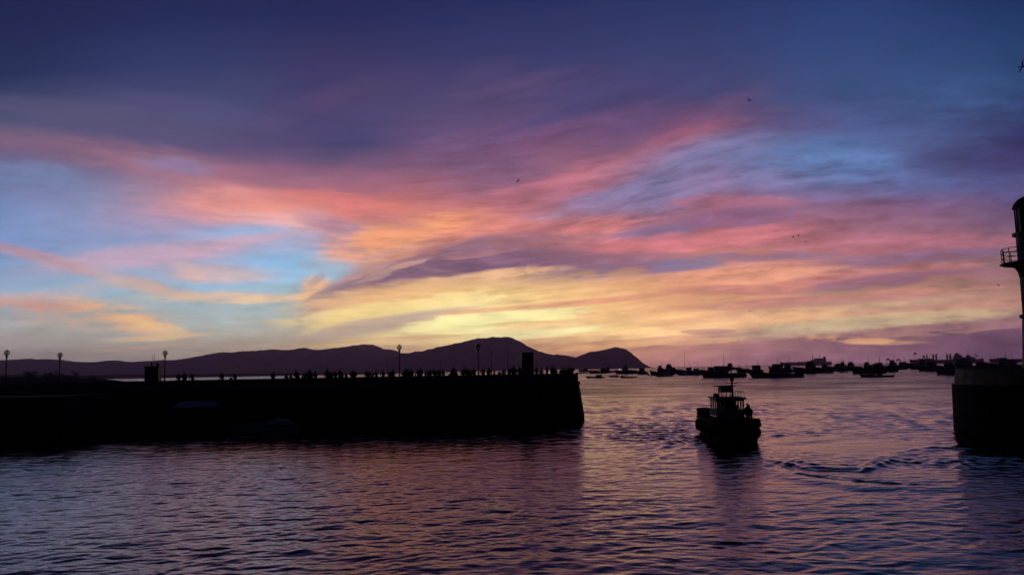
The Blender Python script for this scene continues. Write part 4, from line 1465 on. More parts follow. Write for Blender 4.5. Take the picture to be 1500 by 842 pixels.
def sailboat(L, mast_h, colr='hullblue'):
    e = empty('sailing_boat', (0, 0, 0))
    B = L * .28
    mb, rail, dz = hull_parts(L, B, L * .08 + .45, L * .05 + .4, rake=L * .08, tw=.6, bul=.12)
    hu = mb.build('hull', colr, e)
    rail.build('rub_rail', 'wood', hu)
    cabin(e, -L * .1, L * .22, B * .5, dz(0) - .02, dz(0) + .65, 'offwhite', 3, 'coachroof', .25)
    mx_ = L * .08
    ma = MB().tube([(mx_, 0, dz(0) + .6), (mx_, 0, mast_h * .6), (mx_ - .05, 0, mast_h)], [.10, .085, .05], 8)
    ma.tube([(mx_, -.7, mast_h * .62), (mx_, .7, mast_h * .62)], .03, 5)
    mo = ma.build('mast', 'iron', e)
    MB().ball((mx_ - .05, 0, mast_h + .1), .11, 8, 6).build('masthead_light', 'white', mo)
    MB().tube([(mx_ - .1, 0, dz(0) + 1.7), (-L * .38, 0, dz(0) + 1.75)], .09, 7).build('boom', 'wood', e)
    MB().tube([(mx_ - .3, 0, dz(0) + 1.86), (-L * .18, 0, dz(0) + 1.95), (-L * .36, 0, dz(0) + 1.86)], [.1, .17, .09], 8).build('furled_sail', 'canvas', e)
    rg = MB()
    for q in ((L * .5, 0), (-L * .48, 0), (mx_ - .1, B * .48), (mx_ - .1, -B * .48)):
        rg.tube([(mx_, 0, mast_h * .97), (q[0], q[1], dz(q[0]) + .1)], .014, 4)
    rg.build('rigging', 'iron', e)
    return e


def place(e, px0, px1, pyw, label, cat, group, yaw=PI, Lref=None, wig=.12):
    c = onwater((px0 + px1) / 2, pyw)
    e.location = (c.x, c.y, 0)
    # broadside to the line of sight, then swung a little at its mooring
    e.rotation_euler.z = yaw - math.atan2(c.x, c.y) + rnd.uniform(-wig, wig)
    tag(e, label, cat, group)
    return e


def blen(px0, px1, pyw):
    a, b = onwater((px0 + px1) / 2, pyw), ray((px0 + px1) / 2, pyw)
    dist = (a - EYE).length
    return (px1 - px0) / F * dist * .93


GH = 'boats moored in the harbour'
HUL = ['hullblack', 'hullblue', 'hullgreen', 'hullblack', 'hullred', 'hullblue']
FL = [  # x0, x1, waterline y, kind, style, label
    (859, 886, 553.4, 'skiff', 1, 'small cuddy boat moored closest to the end of the long pier'),
    (893, 912, 552.0, 'skiff', 3, 'small open boat just left of the one with a pale canopy'),
    (909, 933, 553.2, 'skiff', 2, 'small boat with a pale canopy, below the boat carrying a lit lamp'),
    (843, 863, 547.0, 'skiff', 0, 'low open boat half hidden behind the pier end'),
    (863, 890, 546.8, 'fish', 'aft', 'dark fishing boat behind the small cuddy boat, under the island'),
    (902, 935, 547.4, 'fish', 'tall', 'dark fishing boat carrying one bright white lamp'),
    (934, 951, 548.2, 'fish', 'mid', 'short dark fishing boat below the tip of the island'),
    (948, 955.5, 549.8, 'skiff', 0, 'tiny dinghy alone on the water below the tip of the island'),
    (961, 986, 551.4, 'skiff', 2, 'small canopied boat in front of the fishing boat with the raised bow'),
    (953, 987, 549.2, 'fish', 'tall', 'dark fishing boat with a high raised bow, left of the tall mast'),
    (1008, 1036, 549.2, 'fish', 'mid', 'dark fishing boat just right of the tall mast'),
    (1030, 1093, 552.6, 'fish', 'canopy', 'long trawler with blue hull and low stern behind the tug mast'),
    (1080, 1118, 545.4, 'fish', 'aft', 'dark fishing boat behind the stern of the long blue trawler'),
    (1103, 1176, 552.8, 'yacht', 0, 'large dark motor yacht with tall wheelhouse and rails, right of the tug mast'),
    (1166, 1219, 546.6, 'fish', 'tall', 'broad dark fishing boat below the stern of the cargo ship'),
    (1216, 1254, 543.2, 'fish', 'mid', 'dark fishing boat moored between the cargo ship and the crowded group'),
    (1230, 1241, 545.6, 'skiff', 3, 'tiny launch in front of the boats right of the cargo ship'),
    (1252, 1296, 547.0, 'fish', 'aft', 'broad dark fishing boat behind the small boxy skiff'),
    (1264, 1306, 552.2, 'skiff', 3, 'long low skiff with a box amidships, nearest in its group'),
    (1295, 1327, 541.2, 'fish', 'tall', 'fishing boat with a high lookout top left of the warship'),
    (1303, 1314, 544.2, 'skiff', 1, 'tiny pale cuddy boat beside the crowded dark boats'),
    (1328, 1368, 538.4, 'fish', 'aft', 'dark trawler with two flags below the cranes of the far freighter'),
    (1350, 1387, 543.4, 'fish', 'canopy', 'boat with a white awning left of the round pier head'),
    (1377, 1416, 548.4, 'fish', 'mid', 'dark fishing boat partly behind the round pier head'),
    (1276, 1304, 539.6, 'fish', 'mid', 'far dark fishing boat behind the crowded group'),
    (990, 1016, 545.5, 'fish', 'aft', 'far dark fishing boat behind the tall mast'),
    (1044, 1070, 543.6, 'fish', 'aft', 'far small fishing boat above the long blue trawler'),
    (1128, 1160, 542.4, 'fish', 'mid', 'far dark fishing boat behind the large motor yacht'),
    (1190, 1214, 541.4, 'fish', 'aft', 'far fishing boat directly under the cargo ship'),
    (1236, 1262, 539.4, 'fish', 'tall', 'far fishing boat right of the cargo ship near the horizon'),
    (1400, 1440, 541.0, 'fish', 'tall', 'dark fishing boat showing over the round pier head'),
    (1440, 1490, 539.0, 'fish', 'aft', 'dark trawler showing over the right pier below the ship bow'),
    (880, 904, 545.6, 'fish', 'tall', 'dark fishing boat left of the boat with the bright lamp'),
    (920, 948, 546.6, 'fish', 'aft', 'dark fishing boat right of the boat with the bright lamp'),
    (848, 870, 544.8, 'fish', 'mid', 'fishing boat right behind the end of the long pier'),
    (974, 1002, 547.6, 'fish', 'canopy', 'awning fishing boat just left of the tall bare mast'),
    (868, 882, 543.2, 'skiff', 1, 'far small boat under the middle of the island'),
    (966, 1000, 545.2, 'fish', 'tall', 'far dark fishing boat behind the boat with the high raised bow'),
    (1018, 1048, 546.6, 'fish', 'aft', 'dark fishing boat between the tall mast and the blue trawler'),
    (1058, 1086, 541.0, 'fish', 'tall', 'far dark fishing boat above the middle of the long blue trawler'),
    (1140, 1174, 545.4, 'fish', 'tall', 'dark fishing boat just beyond the stern of the large motor yacht'),
    (1174, 1204, 543.6, 'fish', 'mid', 'dark fishing boat under the middle of the cargo ship'),
    (1208, 1232, 540.6, 'fish', 'aft', 'far dark fishing boat just past the stern of the cargo ship'),
    (1224, 1250, 541.4, 'fish', 'tall', 'far dark fishing boat second past the stern of the cargo ship'),
    (1258, 1288, 543.6, 'fish', 'tall', 'dark fishing boat at the back of the crowded group, left half'),
    (1282, 1314, 544.6, 'fish', 'aft', 'dark fishing boat at the back of the crowded group, right half'),
    (1310, 1342, 539.6, 'fish', 'mid', 'far fishing boat between the high lookout boat and the flag trawler'),
    (1338, 1374, 540.6, 'fish', 'tall', 'dark fishing boat just in front of the flag trawler'),
    (1366, 1396, 540.2, 'fish', 'aft', 'far fishing boat under the two goalpost cranes'),
    (1390, 1428, 544.6, 'fish', 'tall', 'broad dark fishing boat close behind the round pier head, left side'),
    (1424, 1456, 541.4, 'fish', 'mid', 'dark fishing boat behind the round pier head, below the low bird'),
    (1456, 1494, 541.2, 'fish', 'tall', 'dark fishing boat behind the right pier, below the dark ship bow'),
    (918, 930, 543.4, 'skiff', 1, 'far small boat at the foot of the island tip'),
]
lamp_boat = None
for i, (x0, x1, yw, kd, stl, lb) in enumerate(FL):
    L = blen(x0, x1, yw)
    if kd == 'fish':
        b = fishing_boat(L, 300 + i, HUL[i % len(HUL)] if 'blue' not in lb else 'hullblue', stl)
        cat = 'fishing boat'
    elif kd == 'skiff':
        b = skiff(L, 300 + i, HUL[i % len(HUL)], stl)
        cat = 'small boat'
    else:
        b = motor_yacht(L, 300 + i, 'hullblack')
        cat = 'motor yacht'
    place(b, x0, x1, yw, lb, cat, GH, yaw=PI)
    if 'lit' in lb and False:
        pass
    if 'carrying one bright' in lb:
        MB().ball((L * .34, -.2, 4.4), .26, 12, 8).build('deck_lamp', 'lit', b, True)
        MB().tube([(L * .34, -.2, 1.5), (L * .34, -.2, 4.1)], .05, 6).build('lamp_post', 'iron', b)
    if 'two flags' in lb:
        for xx, hh in ((L * .16, 16.5), (-L * .10, 13.0)):
            fp = MB().tube([(xx, 0, 2.0), (xx, 0, hh)], .09, 6).build('flag_pole', 'iron', b)
            MB().add([(xx, .04, hh - 2.4), (xx, .04, hh - .2), (xx - 1.6, .2, hh - .5), (xx - 2.6, -.1, hh - 1.2), (xx - 1.5, -.15, hh - 2.5),
                      (xx, -.04, hh - 2.4), (xx, -.04, hh - .2), (xx - 1.6, .12, hh - .5), (xx - 2.6, -.18, hh - 1.2), (xx - 1.5, -.23, hh - 2.5)],
                     [(0, 1, 2, 3, 4), (5, 6, 7, 8, 9), (0, 1, 6, 5), (1, 2, 7, 6), (2, 3, 8, 7), (3, 4, 9, 8), (4, 0, 5, 9)]).build('flag', 'hullred', fp)
    if 'high lookout' in lb:
        lk = MB()
        for s in (-1, 1):
            for xx in (L * .18, L * .32):
                lk.tube([(xx, s * 1.2, 2), (xx, s * 1.1, 8.2)], .12, 5)
        lk.box(L * .13, L * .37, -1.8, 1.8, 8.2, 8.5)
        lk.box(L * .19, L * .31, -1.0, 1.0, 8.5, 9.6, .3, .2)
        lk.tube([(L * .3, 0, 7.4), (-L * .45, 0, 7.0)], .1, 5)
        lk.build('lookout_top', 'iron', b)

for x0, x1, Y, stl, lb in ((652, 674, 185, 'tall', 'fishing boat behind the pier, left of the headland lamp'), (678, 699, 200, 'mid', 'fishing boat behind the pier, directly behind the headland lamp'),
                           (600, 626, 260, 'aft', 'fishing boat behind the pier, right of the middle globe lamp')):
    b = fishing_boat((x1 - x0) / F * Y * 1.4, 400 + x0, 'hullblack', stl)
    q = at((x0 + x1) / 2, 540, Y)
    b.location = (q.x, Y, 0)
    b.rotation_euler.z = PI + rnd.uniform(-.3, .3)
    tag(b, lb, 'fishing boat', 'boats moored behind the pier')

# sailing boats: the tall mast right of the island and those moored behind the pier
sb = sailboat(blen(993, 1018, 549.6), at(1004.5, 514, onwater(1004, 549.6).y).z)
place(sb, 993, 1018, 549.6, 'sailing boat with the tallest bare mast, among the fishing boats', 'sailing boat', GH)
for px, ptop, Y, lb in ((724, 512, 230, 'sailing boat behind the pier whose bare mast stands right of the headland lamp'),
                        (748, 508.5, 215, 'sailing boat behind the pier with the mast just left of the tall booth'),
                        (682, 526, 330, 'sailing boat behind the pier with a short mast left of the headland lamp'),
                        (648, 526, 360, 'faint far sailing boat behind the pier, midway between two lamps'),
                        (570, 529, 330, 'faint sailing boat behind the pier left of the middle globe lamp'),
                        (578, 533, 300, 'faint sailing boat with the shortest mast beside the middle globe lamp'),
                        (813, 530, 420, 'faint sailing boat whose mast shows above people near the pier end'),
                        (482, 532, 420, 'faint sailing boat behind the seated people on the pier')):
    h = at(px, ptop, Y).z
    b = sailboat(h * .8, h)
    q = at(px, 540, Y)
    b.location = (q.x, Y, 0)
    b.rotation_euler.z = PI + rnd.uniform(-.35, .35)
    tag(b, lb, 'sailing boat', 'boats moored behind the pier')


# ------------------------------------------------------------------ ships on the horizon
def ship_hull(L, B, zd, bow):
    o = [(L * .5, zd + bow), (L * .47, zd + bow * .9), (L * .40, zd), (-L * .46, zd), (-L * .5, zd + 1.5), (-L * .49, zd * .4), (-L * .46, -2), (L * .45, -2)]
    mb = MB()
    n = len(o)
    # drawn in at bow and stern
    def hw(x):
        t = x / L
        return B / 2 * (max(.02, 1 - max(0, (t - .25) / .25) ** 1.8)) * (1 - .3 * max(0, (-t - .4) / .1))
    vs, fs = [], []
    stn = np.linspace(-L * .5, L * .5, 28)
    for x in stn:
        zt_ = zd + (bow * max(0, (x / L - .38) / .12) if x > .38 * L else 0) + (1.5 if x < -.45 * L else 0)
        zb = -2 if x < .46 * L else -2 + (x - .46 * L) / (.04 * L) * (zd * .5)
        w_ = hw(x)
        vs += [(x, -w_, zt_), (x, -w_ * .92, zb), (x, w_ * .92, zb), (x, w_, zt_)]
    for i in range(len(stn) - 1):
        for k in range(4):
            fs.append((i * 4 + k, i * 4 + (k + 1) % 4, (i + 1) * 4 + (k + 1) % 4, (i + 1) * 4 + k))
    fs += [(0, 1, 2, 3), tuple(len(vs) - 4 + k for k in range(4))]
    return mb.add(vs, fs)


def ship_at(e, pxc, Y, label, cat):
    q = at(pxc, 533, Y)
    e.location = (q.x, Y, 0)
    e.rotation_euler.z = PI - math.atan2(q.x, Y) * .6
    tag(e, label, cat, 'ships lying on the horizon')


YS = 3600
e = empty('cargo_ship', (0, 0, 0))
L = 71 / F * YS
px_m = YS / F
hu = ship_hull(L, 28, 5.2 * px_m * .9, 1.0 * px_m).build('hull', 'shiphull', e)
zd = 5.2 * px_m * .9
su = MB().box(-L * .36, -L * .10, -11, 11, zd, zd + 3.2 * px_m, 1.5, .5)
su.build('accommodation', 'steel', e)
MB().box(-L * .34, -L * .17, -9, 9, zd + 3.2 * px_m + .05, zd + 5.4 * px_m, 1.5, .5).build('bridge', 'steel', e)
MB().box(-L * .40, -L * .345, -4, 4, zd + .05, zd + 7.6 * px_m, .8, .6, ch=1).build('funnel', 'shiphull', e)
for xx, hh in ((-L * .28, 11.5), (-L * .15, 8.0)):
    m_ = MB().tube([(xx, 0, zd + 3 * px_m), (xx, 0, zd + hh * px_m)], [1.3, .5], 6)
    m_.tube([(xx, -6, zd + (hh - 2) * px_m), (xx, 6, zd + (hh - 2) * px_m)], .5, 5)
    m_.build('mast', 'steel', e)
for xx in (L * .02, L * .11, L * .36):
    MB().tube([(xx, 0, zd), (xx, 0, zd + 2.6 * px_m)], [1.6, 1.0], 6).build('derrick_post', 'steel', e)
dk = MB()
for k in range(5):
    dk.box(-L * .06 + k * L * .085, -L * .0 + k * L * .085, -9, 9, zd + .05, zd + 2.2, 1, 1)
dk.build('hatch_cover', 'steel', e)
ship_at(e, 1180, YS, 'long cargo ship on the horizon, bow left with stern superstructure and funnel', 'cargo ship')

e = empty('freighter', (0, 0, 0))
YS = 2600
px_m = YS / F
L = 96 / F * YS
zd = 5.5 * px_m
ship_hull(L, 26, zd, 1.5 * px_m).build('hull', 'shiphull', e)
# bow to the left: +x is left in the picture after the half turn
MB().box(L * .16, L * .40, -8, 8, zd + .05, zd + 2.2 * px_m, 4, 1).build('forecastle_house', 'steel', e)
MB().tube([(L * .26, 0, zd + 2 * px_m), (L * .255, 0, zd + 6.5 * px_m), (L * .26, 0, zd + 9.8 * px_m)], [2.6, 1.6, .5], 6).build('foremast', 'steel', e)
for x0 in (L * .17, L * -.02):
    cr_ = MB()
    for xx in (x0, x0 - 3.9 * px_m):
        cr_.box(xx - 2.4, xx + 2.4, -2.4, 2.4, zd + .05, zd + 7.2 * px_m, .3, .3)
        cr_.tube([(xx, 0, zd + 7 * px_m), (xx + (3.2 if xx == x0 else -3.2), 0, zd + 9.6 * px_m)], [1.6, .8], 5)
    cr_.box(x0 - 3.9 * px_m, x0, -1.2, 1.2, zd + 5.4 * px_m, zd + 6.2 * px_m)
    cr_.build('goalpost_crane', 'steel', e)
MB().box(-L * .40, -L * .09, -10, 10, zd + .05, zd + 3.0 * px_m, 5, 1).build('accommodation', 'steel', e)
MB().box(-L * .23, -L * .10, -9, 9, zd + 3.05 * px_m, zd + 6.5 * px_m, 6, 1.5).build('bridge', 'steel', e)
MB().prism([(-L * .12, zd + 6.5 * px_m), (-L * .14, zd + 9.4 * px_m), (-L * .165, zd + 9.4 * px_m), (-L * .19, zd + 6.5 * px_m)], -4, 4).build('radar_tower', 'steel', e)
MB().prism([(-L * .27, zd + 3 * px_m), (-L * .29, zd + 6.3 * px_m), (-L * .31, zd + 6.3 * px_m), (-L * .35, zd + 3 * px_m)], -5, 5).build('funnel', 'steel', e)
ship_at(e, 1386, YS, 'grey freighter with two goalpost cranes on the horizon', 'freighter')

e = empty('tanker', (0, 0, 0))
YS = 2300
px_m = YS / F
L = 95 / F * YS
zd = 5.2 * px_m
ship_hull(L, 26, zd, .9 * px_m).build('hull', 'shiphull', e)
MB().box(L * .25, L * .42, -8, 8, zd + .05, zd + 1.9 * px_m, 5, 1).build('forecastle_house', 'steel', e)
MB().box(-L * .42, -L * .26, -10, 10, zd + .05, zd + 6 * px_m, 2, 1).build('accommodation', 'steel', e)
MB().box(-L * .47, -L * .43, -4, 4, zd + .05, zd + 7 * px_m, 1, 1).build('funnel', 'shiphull', e)
ship_at(e, 1504, YS, 'dark ship bow showing over the right pier beside the lighthouse', 'tanker')

# ------------------------------------------------------------------ boats under the pier wall
b = skiff(100 / F * 87 * .95, 900, 'hullwhite', 9)
c = onwater(391, 629)
b.location = (c.x, 87.5, 0)
b.rotation_euler.z = PI + R(3)
tag(b, 'pale rowing boat moored in the dark under the pier wall', 'rowing boat')
MB().prism([(-3.0, .62), (-2.3, 1.1), (-1.2, 1.2), (-.4, .95), (.6, .72), (.6, .66), (-.4, .62)], -.85, .85).build('tarpaulin', 'canvas', b)

e = empty('tour_boat', (0, 0, 0))
L = 9.0
mb, rail, dz = hull_parts(L, 2.6, 1.35, .95, rake=.8)
hu = mb.build('hull', 'hullblack', e)
rail.build('rub_rail', 'wood', hu)
zc = at(291, 591, 87.5).z
cw = 56 / F * 87.5
awn = MB()
av = []
for xx in (-cw / 2, 0, cw / 2):
    sg = .06 if xx == 0 else 0
    for th in (0, -.05):
        av += [(xx * 1.06 - .15, -1.3, zc - .32 + sg + th), (xx, .1, zc + .26 + sg + th), (xx, 1.25, zc + .0 + sg + th)]
af = []
for k in (0, 6):
    for q in (0, 1):
        af += [(k + q, k + q + 1, k + q + 7, k + q + 6), (k + 3 + q, k + 4 + q, k + 10 + q, k + 9 + q)]
    af += [(k, k + 3, k + 9, k + 6), (k + 2, k + 5, k + 11, k + 8)]
for k in (0, 12):
    af += [(k, k + 1, k + 4, k + 3), (k + 1, k + 2, k + 5, k + 4)]
awn.add(av, af).build('canopy', 'canvas', e)
for xx in (-cw / 2 + .15, 0, cw / 2 - .15):
    for s in (-1, 1):
        MB().tube([(xx, s * 1.1, dz(xx)), (xx, s * 1.1, zc - .26 if s < 0 else zc)], .035, 6).build('canopy_post', 'iron', e)
for xx in (-1.4, 0, 1.4):
    MB().box(xx - .2, xx + .2, -1.05, 1.05, dz(xx) + .38, dz(xx) + .46).build('bench', 'wood', e)
q = at(291, 600, 87.5)
e.location = (q.x, 87.5, 0)
e.rotation_euler.z = R(4)
tag(e, 'dark tour boat with a flat white canopy moored under the pier wall', 'tour boat')

# ------------------------------------------------------------------ the tug
tug = empty('tugboat', (0, 0, 0))
TL, TB = 13.0, 3.9
mb, rail, dz = hull_parts(TL, TB, 2.05, 1.7, draft=1.0, rake=.15, tw=.86, full=.2, bul=.75, nst=30)
hu = mb.build('hull', 'hullblack', tug)
rail.build('rub_rail', 'hullblack', hu)
# thick bow pudding
sec = []
for k in range(17):
    a = -PI / 2 + PI * k / 16
    sec.append((TL / 2 - 2.1 + 2.3 * math.cos(a), (TB / 2 - .2) * math.sin(a), 1.45 + .12 * math.cos(a)))
MB().tube(sec, .22, 10).build('bow_fender', 'rubber', tug, True)
for xx, s, zz in ((4.0, -1, 1.1), (2.2, -1, 1.0), (.2, -1, .95), (-1.8, -1, .95), (-3.8, -1, .95), (2.2, 1, 1.0), (-.6, 1, .95), (-3.4, 1, .95)):
    MB().torus((xx, s * (TB / 2 + .12), zz), .38, .15, 'y').build('tyre_fender', 'rubber', tug, True)
MB().torus((TL / 2 + .25, -.9, 1.0), .40, .16, 'x').build('tyre_fender', 'rubber', tug, True)
MB().torus((TL / 2 + .25, .9, 1.0), .40, .16, 'x').build('tyre_fender', 'rubber', tug, True)
z0 = dz(0) + .0
# deckhouse, then the wheelhouse as posts, sills and a roof so that one looks through its windows
HX0, HX1, HW = -1.6, 2.0, 2.45
HZ = 2.52                                                  # window sill
RZ = 3.45                                                  # roof underside
wh = MB().box(HX0, HX1, -HW / 2, HW / 2, z0, HZ, .03, .03, ch=.12).build('wheelhouse', 'offwhite', tug)
po = MB()
for xx in (HX0 + .12, HX0 + 1.3, HX0 + 2.45, HX1 - .12):
    for s in (-1, 1):
        po.box(xx - .09, xx + .09, s * (HW / 2 - .12) - .06, s * (HW / 2 - .12) + .06, HZ + .002, RZ)
for yy in (-.42, .42):
    for xx in (HX0 + .12, HX1 - .12):
        po.box(xx - .06, xx + .06, yy - .09, yy + .09, HZ + .002, RZ)
po.build('window_post', 'offwhite', wh)
MB().box(HX0 + .03, HX1 - .03, -HW / 2 + .05, HW / 2 - .05, RZ - .17, RZ - .003).build('lintel', 'offwhite', wh)
MB().box(HX0 - .25, HX1 + .4, -HW / 2 - .16, HW / 2 + .16, RZ + .002, RZ + .12, .05, .05, ch=.1).build('roof', 'offwhite', wh)
MB().box(HX0 + .3, HX0 + 1.0, -.35, 1.0, HZ + .003, RZ - .2).build('locker', 'darkpaint', wh)
MB().box(HX1 - .9, HX1 - .35, -.5, .7, HZ + .003, HZ + .42).build('console', 'darkpaint', wh)
MB().torus((HX1 - 1.05, .1, HZ + .45), .28, .035, 'x', 14, 6).build('steering_wheel', 'wood', wh)
for (x0, x1) in ((HX0 + .35, HX0 + 1.05), (HX0 + 1.5, HX0 + 2.2), (HX0 + 2.62, HX1 - .3)):
    MB().box(x0, x1, -HW / 2 - .012, -HW / 2 + .03, z0 + .55, z0 + .98).build('porthole_panel', 'glass', wh)
rt = RZ + .122
fb = MB().box(-.55, .9, -.62, .55, rt + .42, rt + .92, .04, .04, ch=.05)
fbo = fb.build('flybridge_box', 'offwhite', tug)
for xx in (-.45, .8):
    for s in (-.52, -.1, .45):
        MB().tube([(xx, s, rt), (xx, s, rt + .42)], .045, 6).build('leg', 'iron', fbo)
MB().box(-.7, 1.1, -1.0, .68, rt + .923, rt + .99, ch=.05).build('top_board', 'offwhite', fbo)
ma = MB().tube([(-.2, .62, rt - .05), (-.2, .62, rt + 1.5), (-.2, .6, rt + 2.9)], [.12, .07, .02], 8)
ma.tube([(-.2, .1, rt + 1.2), (-.2, 1.1, rt + 1.2)], .03, 5)
mo = ma.build('mast', 'iron', tug)
MB().lathe([(.09, rt + 1.32), (.17, rt + 1.42), (.2, rt + 1.6), (.12, rt + 1.74), (.05, rt + 1.82)], -.2, .62, 10).build('mast_lamp', 'darkpaint', mo)
MB().box(.4, .9, -1.25, -.75, rt, rt + .34, .05, .05, ch=.08).build('life_raft', 'offwhite', tug)
rl = MB()
for xx in (-1.6, -.4, 1.0, 2.2):
    rl.tube([(xx, 1.15, rt), (xx, 1.15, rt + .5)], .025, 5)
rl.tube([(-1.6, 1.15, rt + .5), (2.2, 1.15, rt + .5)], .025, 5)
rl.tube([(2.2, 1.15, rt + .5), (2.2, .6, rt + .5)], .025, 5)
rl.build('roof_rail', 'iron', tug)
MB().lathe([(.30, z0), (.30, z0 + 1.9), (.34, z0 + 1.95), (.34, z0 + 2.15), (.27, z0 + 2.2)], -2.4, .5, 14).build('exhaust_stack', 'darkpaint', tug)
MB().tube([(-4.2, -.7, z0), (-4.2, -.7, z0 + .8)], .14, 10).build('bollard', 'iron', tug)
MB().tube([(-4.2, .7, z0), (-4.2, .7, z0 + .8)], .14, 10).build('bollard', 'iron', tug)
MB().torus((-5.3, -1.2, 2.2), .5, .2, 'z').build('stacked_tyre', 'rubber', tug, True)
MB().torus((-5.3, -1.2, 1.85), .5, .2, 'z').build('stacked_tyre', 'rubber', tug, True)
wc = MB().lathe([(.42, -.8), (.46, -.74), (.2, -.7), (.2, .7), (.46, .74), (.42, .8)], n=14)
wc.v = [(3.9 + x, z, dz(3.9) + .5 + y) for x, y, z in wc.v]
wc.build('winch', 'iron', tug)
cq = onwater(1077, 641)
bowp = onwater(1090, 652)
hdg = math.atan2(-13.0, -.95)
tug.location = (cq.x - .62, cq.y, 0)
tug.scale = (.93, .93, .95)
tug.rotation_euler.z = hdg
tag(tug, 'dark tugboat with a white wheelhouse heading in through the harbour mouth', 'tugboat')


def on_tug(lx, ly, lz, kind, rz, label):
    o = bpy.data.objects.new('person', PM[kind])
    COL.objects.link(o)
    bpy.context.view_layer.update()
    mw = Matrix.LocRotScale(tug.location, Matrix.Rotation(hdg, 3, 'Z').to_quaternion(), tug.scale)
    o.location = mw @ Vector((lx, ly, lz))
    o.rotation_euler.z = rz
    tag(o, label, 'person', 'crew on the tugboat')


on_tug(1.5, 1.5, dz(1.5) + .2, 0, .4, 'crew member standing upright beside the tug wheelhouse')
on_tug(3.2, 1.38, dz(3.2) + .02, 3, -.5, 'crew member leaning over the tug bulwark ahead of the wheelhouse')

# ------------------------------------------------------------------ right pier head and lighthouse
HXc, HYc, HR = 47.45, 71.0, 8.0
dl = onwater(1401, 637)
rp = empty('breakwater_head', (HXc, HYc, 0), 0, 'round dark stone pier head at the right side of the harbour mouth', 'pier')


def arm(mb, r_in, z0_, z1_):
    """round head running into a straight arm towards the back right"""
    n = 40
    ring = []
    for k in range(n + 1):
        a = R(65) + R(180) * k / n + R(35)
        ring.append((r_in * math.cos(a), r_in * math.sin(a)))
    d = Vector((math.cos(R(10)), math.sin(R(10)), 0))
    ring.append((ring[-1][0] + 40 * d.x, ring[-1][1] + 40 * d.y))
    ring.insert(0, (ring[0][0] + 40 * d.x, ring[0][1] + 40 * d.y))
    return [(x, y, z0_) for x, y in ring], [(x, y, z1_) for x, y in ring]


A0, _ = arm(None, HR + .12, -1.5, 0)
A1, _ = arm(None, HR, 3.95, 0)
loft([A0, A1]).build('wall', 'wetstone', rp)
B0, _ = arm(None, HR - .2, 3.953, 0)
B1, _ = arm(None, HR - .42, 5.25, 0)
loft([B0, B1], False).build('parapet', 'brown', rp)
C0, C1 = arm(None, HR - .9, 4.0, 4.45)
loft([C0, C1]).build('deck', 'paving', rp)
D0, D1 = arm(None, HR - .43, 5.253, 5.36)
D2, _ = arm(None, HR - .85, 5.36, 0)
D3, _ = arm(None, HR - .85, 4.5, 0)
loft([D0, D1, D2, D3], False).build('coping', 'parapet', rp)

lh = empty('lighthouse', (0, 0, 0))
LY = 70.0


def lz_(py, px=1495):
    return at(px, py, LY).z


c = at(1522, 500, LY)
zg, zb = lz_(386), 4.45
MB().lathe([(1.9, 0), (1.9, .5), (1.45, .6), (1.3, 2.2), (1.12, 5.2)], n=28).build('plinth', 'offwhite', lh, False)
MB().lathe([(1.16, 5.2), (1.30, 5.25), (1.30, 5.5), (1.08, 5.58)], n=28).build('ring_moulding', 'offwhite', lh)
MB().lathe([(1.06, 5.58), (1.04, zg - zb - .9), (1.10, zg - zb - .3)], n=28).build('shaft', 'offwhite', lh, True)
MB().lathe([(1.06, zg - zb - 1.2), (1.12, zg - zb - .8), (1.3, zg - zb - .4), (1.65, zg - zb - .16), (2.3, zg - zb - .1), (2.5, zg - zb)], n=28).build('gallery_bracket', 'darkpaint', lh)
MB().lathe([(2.55, zg - zb), (2.55, zg - zb + .1)], n=8).build('gallery_floor', 'darkpaint', lh)
gr = MB()
zr0, zr1 = zg - zb + .1, zg - zb + 1.35
nP = 16
for k in range(nP):
    a = 2 * PI * k / nP + .19
    rr_ = 2.42 * (math.cos(PI / 8) / math.cos(((a + PI / 8) % (PI / 4)) - PI / 8) if True else 1)
    gr.tube([(rr_ * math.cos(a), rr_ * math.sin(a), zr0), (rr_ * 1.01 * math.cos(a), rr_ * 1.01 * math.sin(a), zr1)], .035, 6)
for zz in (zr1, zr0 + .45, zr0 + .88):
    pts_ = []
    for k in range(nP + 1):
        a = 2 * PI * k / nP + .19
        rr_ = 2.42 * (math.cos(PI / 8) / math.cos(((a + PI / 8) % (PI / 4)) - PI / 8))
        pts_.append((rr_ * math.cos(a), rr_ * math.sin(a), zz))
    gr.tube(pts_, .03, 6)
gr.build('gallery_rail', 'iron', lh)
zc_ = lz_(345) - zb
MB().lathe([(1.1, zg - zb + .1), (1.1, zc_ - .02)], n=28).build('watch_room', 'offwhite', lh, False)
MB().lathe([(1.12, zc_ - .02), (1.36, zc_), (1.36, zc_ + .25), (1.05, zc_ + .3)], n=28).build('lantern_collar', 'offwhite', lh)
zl = lz_(305) - zb
MB().lathe([(1.0, zc_ + .3), (1.02, zl)], n=16).build('lantern', 'glass', lh)
lb_ = MB()
for k in range(16):
    a = 2 * PI * k / 16
    lb_.tube([(1.04 * math.cos(a), 1.04 * math.sin(a), zc_ + .3), (1.05 * math.cos(a), 1.05 * math.sin(a), zl)], .04, 5)
lb_.build('glazing_bar', 'iron', lh)
MB().lathe([(1.06, zl), (1.22, zl + .02), (1.2, zl + .12), (1.05, zl + .45), (.75, zl + .8), (.35, zl + 1.02), (.12, zl + 1.08), (.1, zl + 1.35), (.02, zl + 1.5)], n=28).build('dome', 'darkpaint', lh)
MB().box(-.45, .45, -1.42, -1.2, .62, 2.6).build('door', 'hullgreen', lh)
lh.location = (c.x, LY, zb)
tag(lh, 'slim white lighthouse with black domed lantern and railed gallery on the round pier head', 'lighthouse')

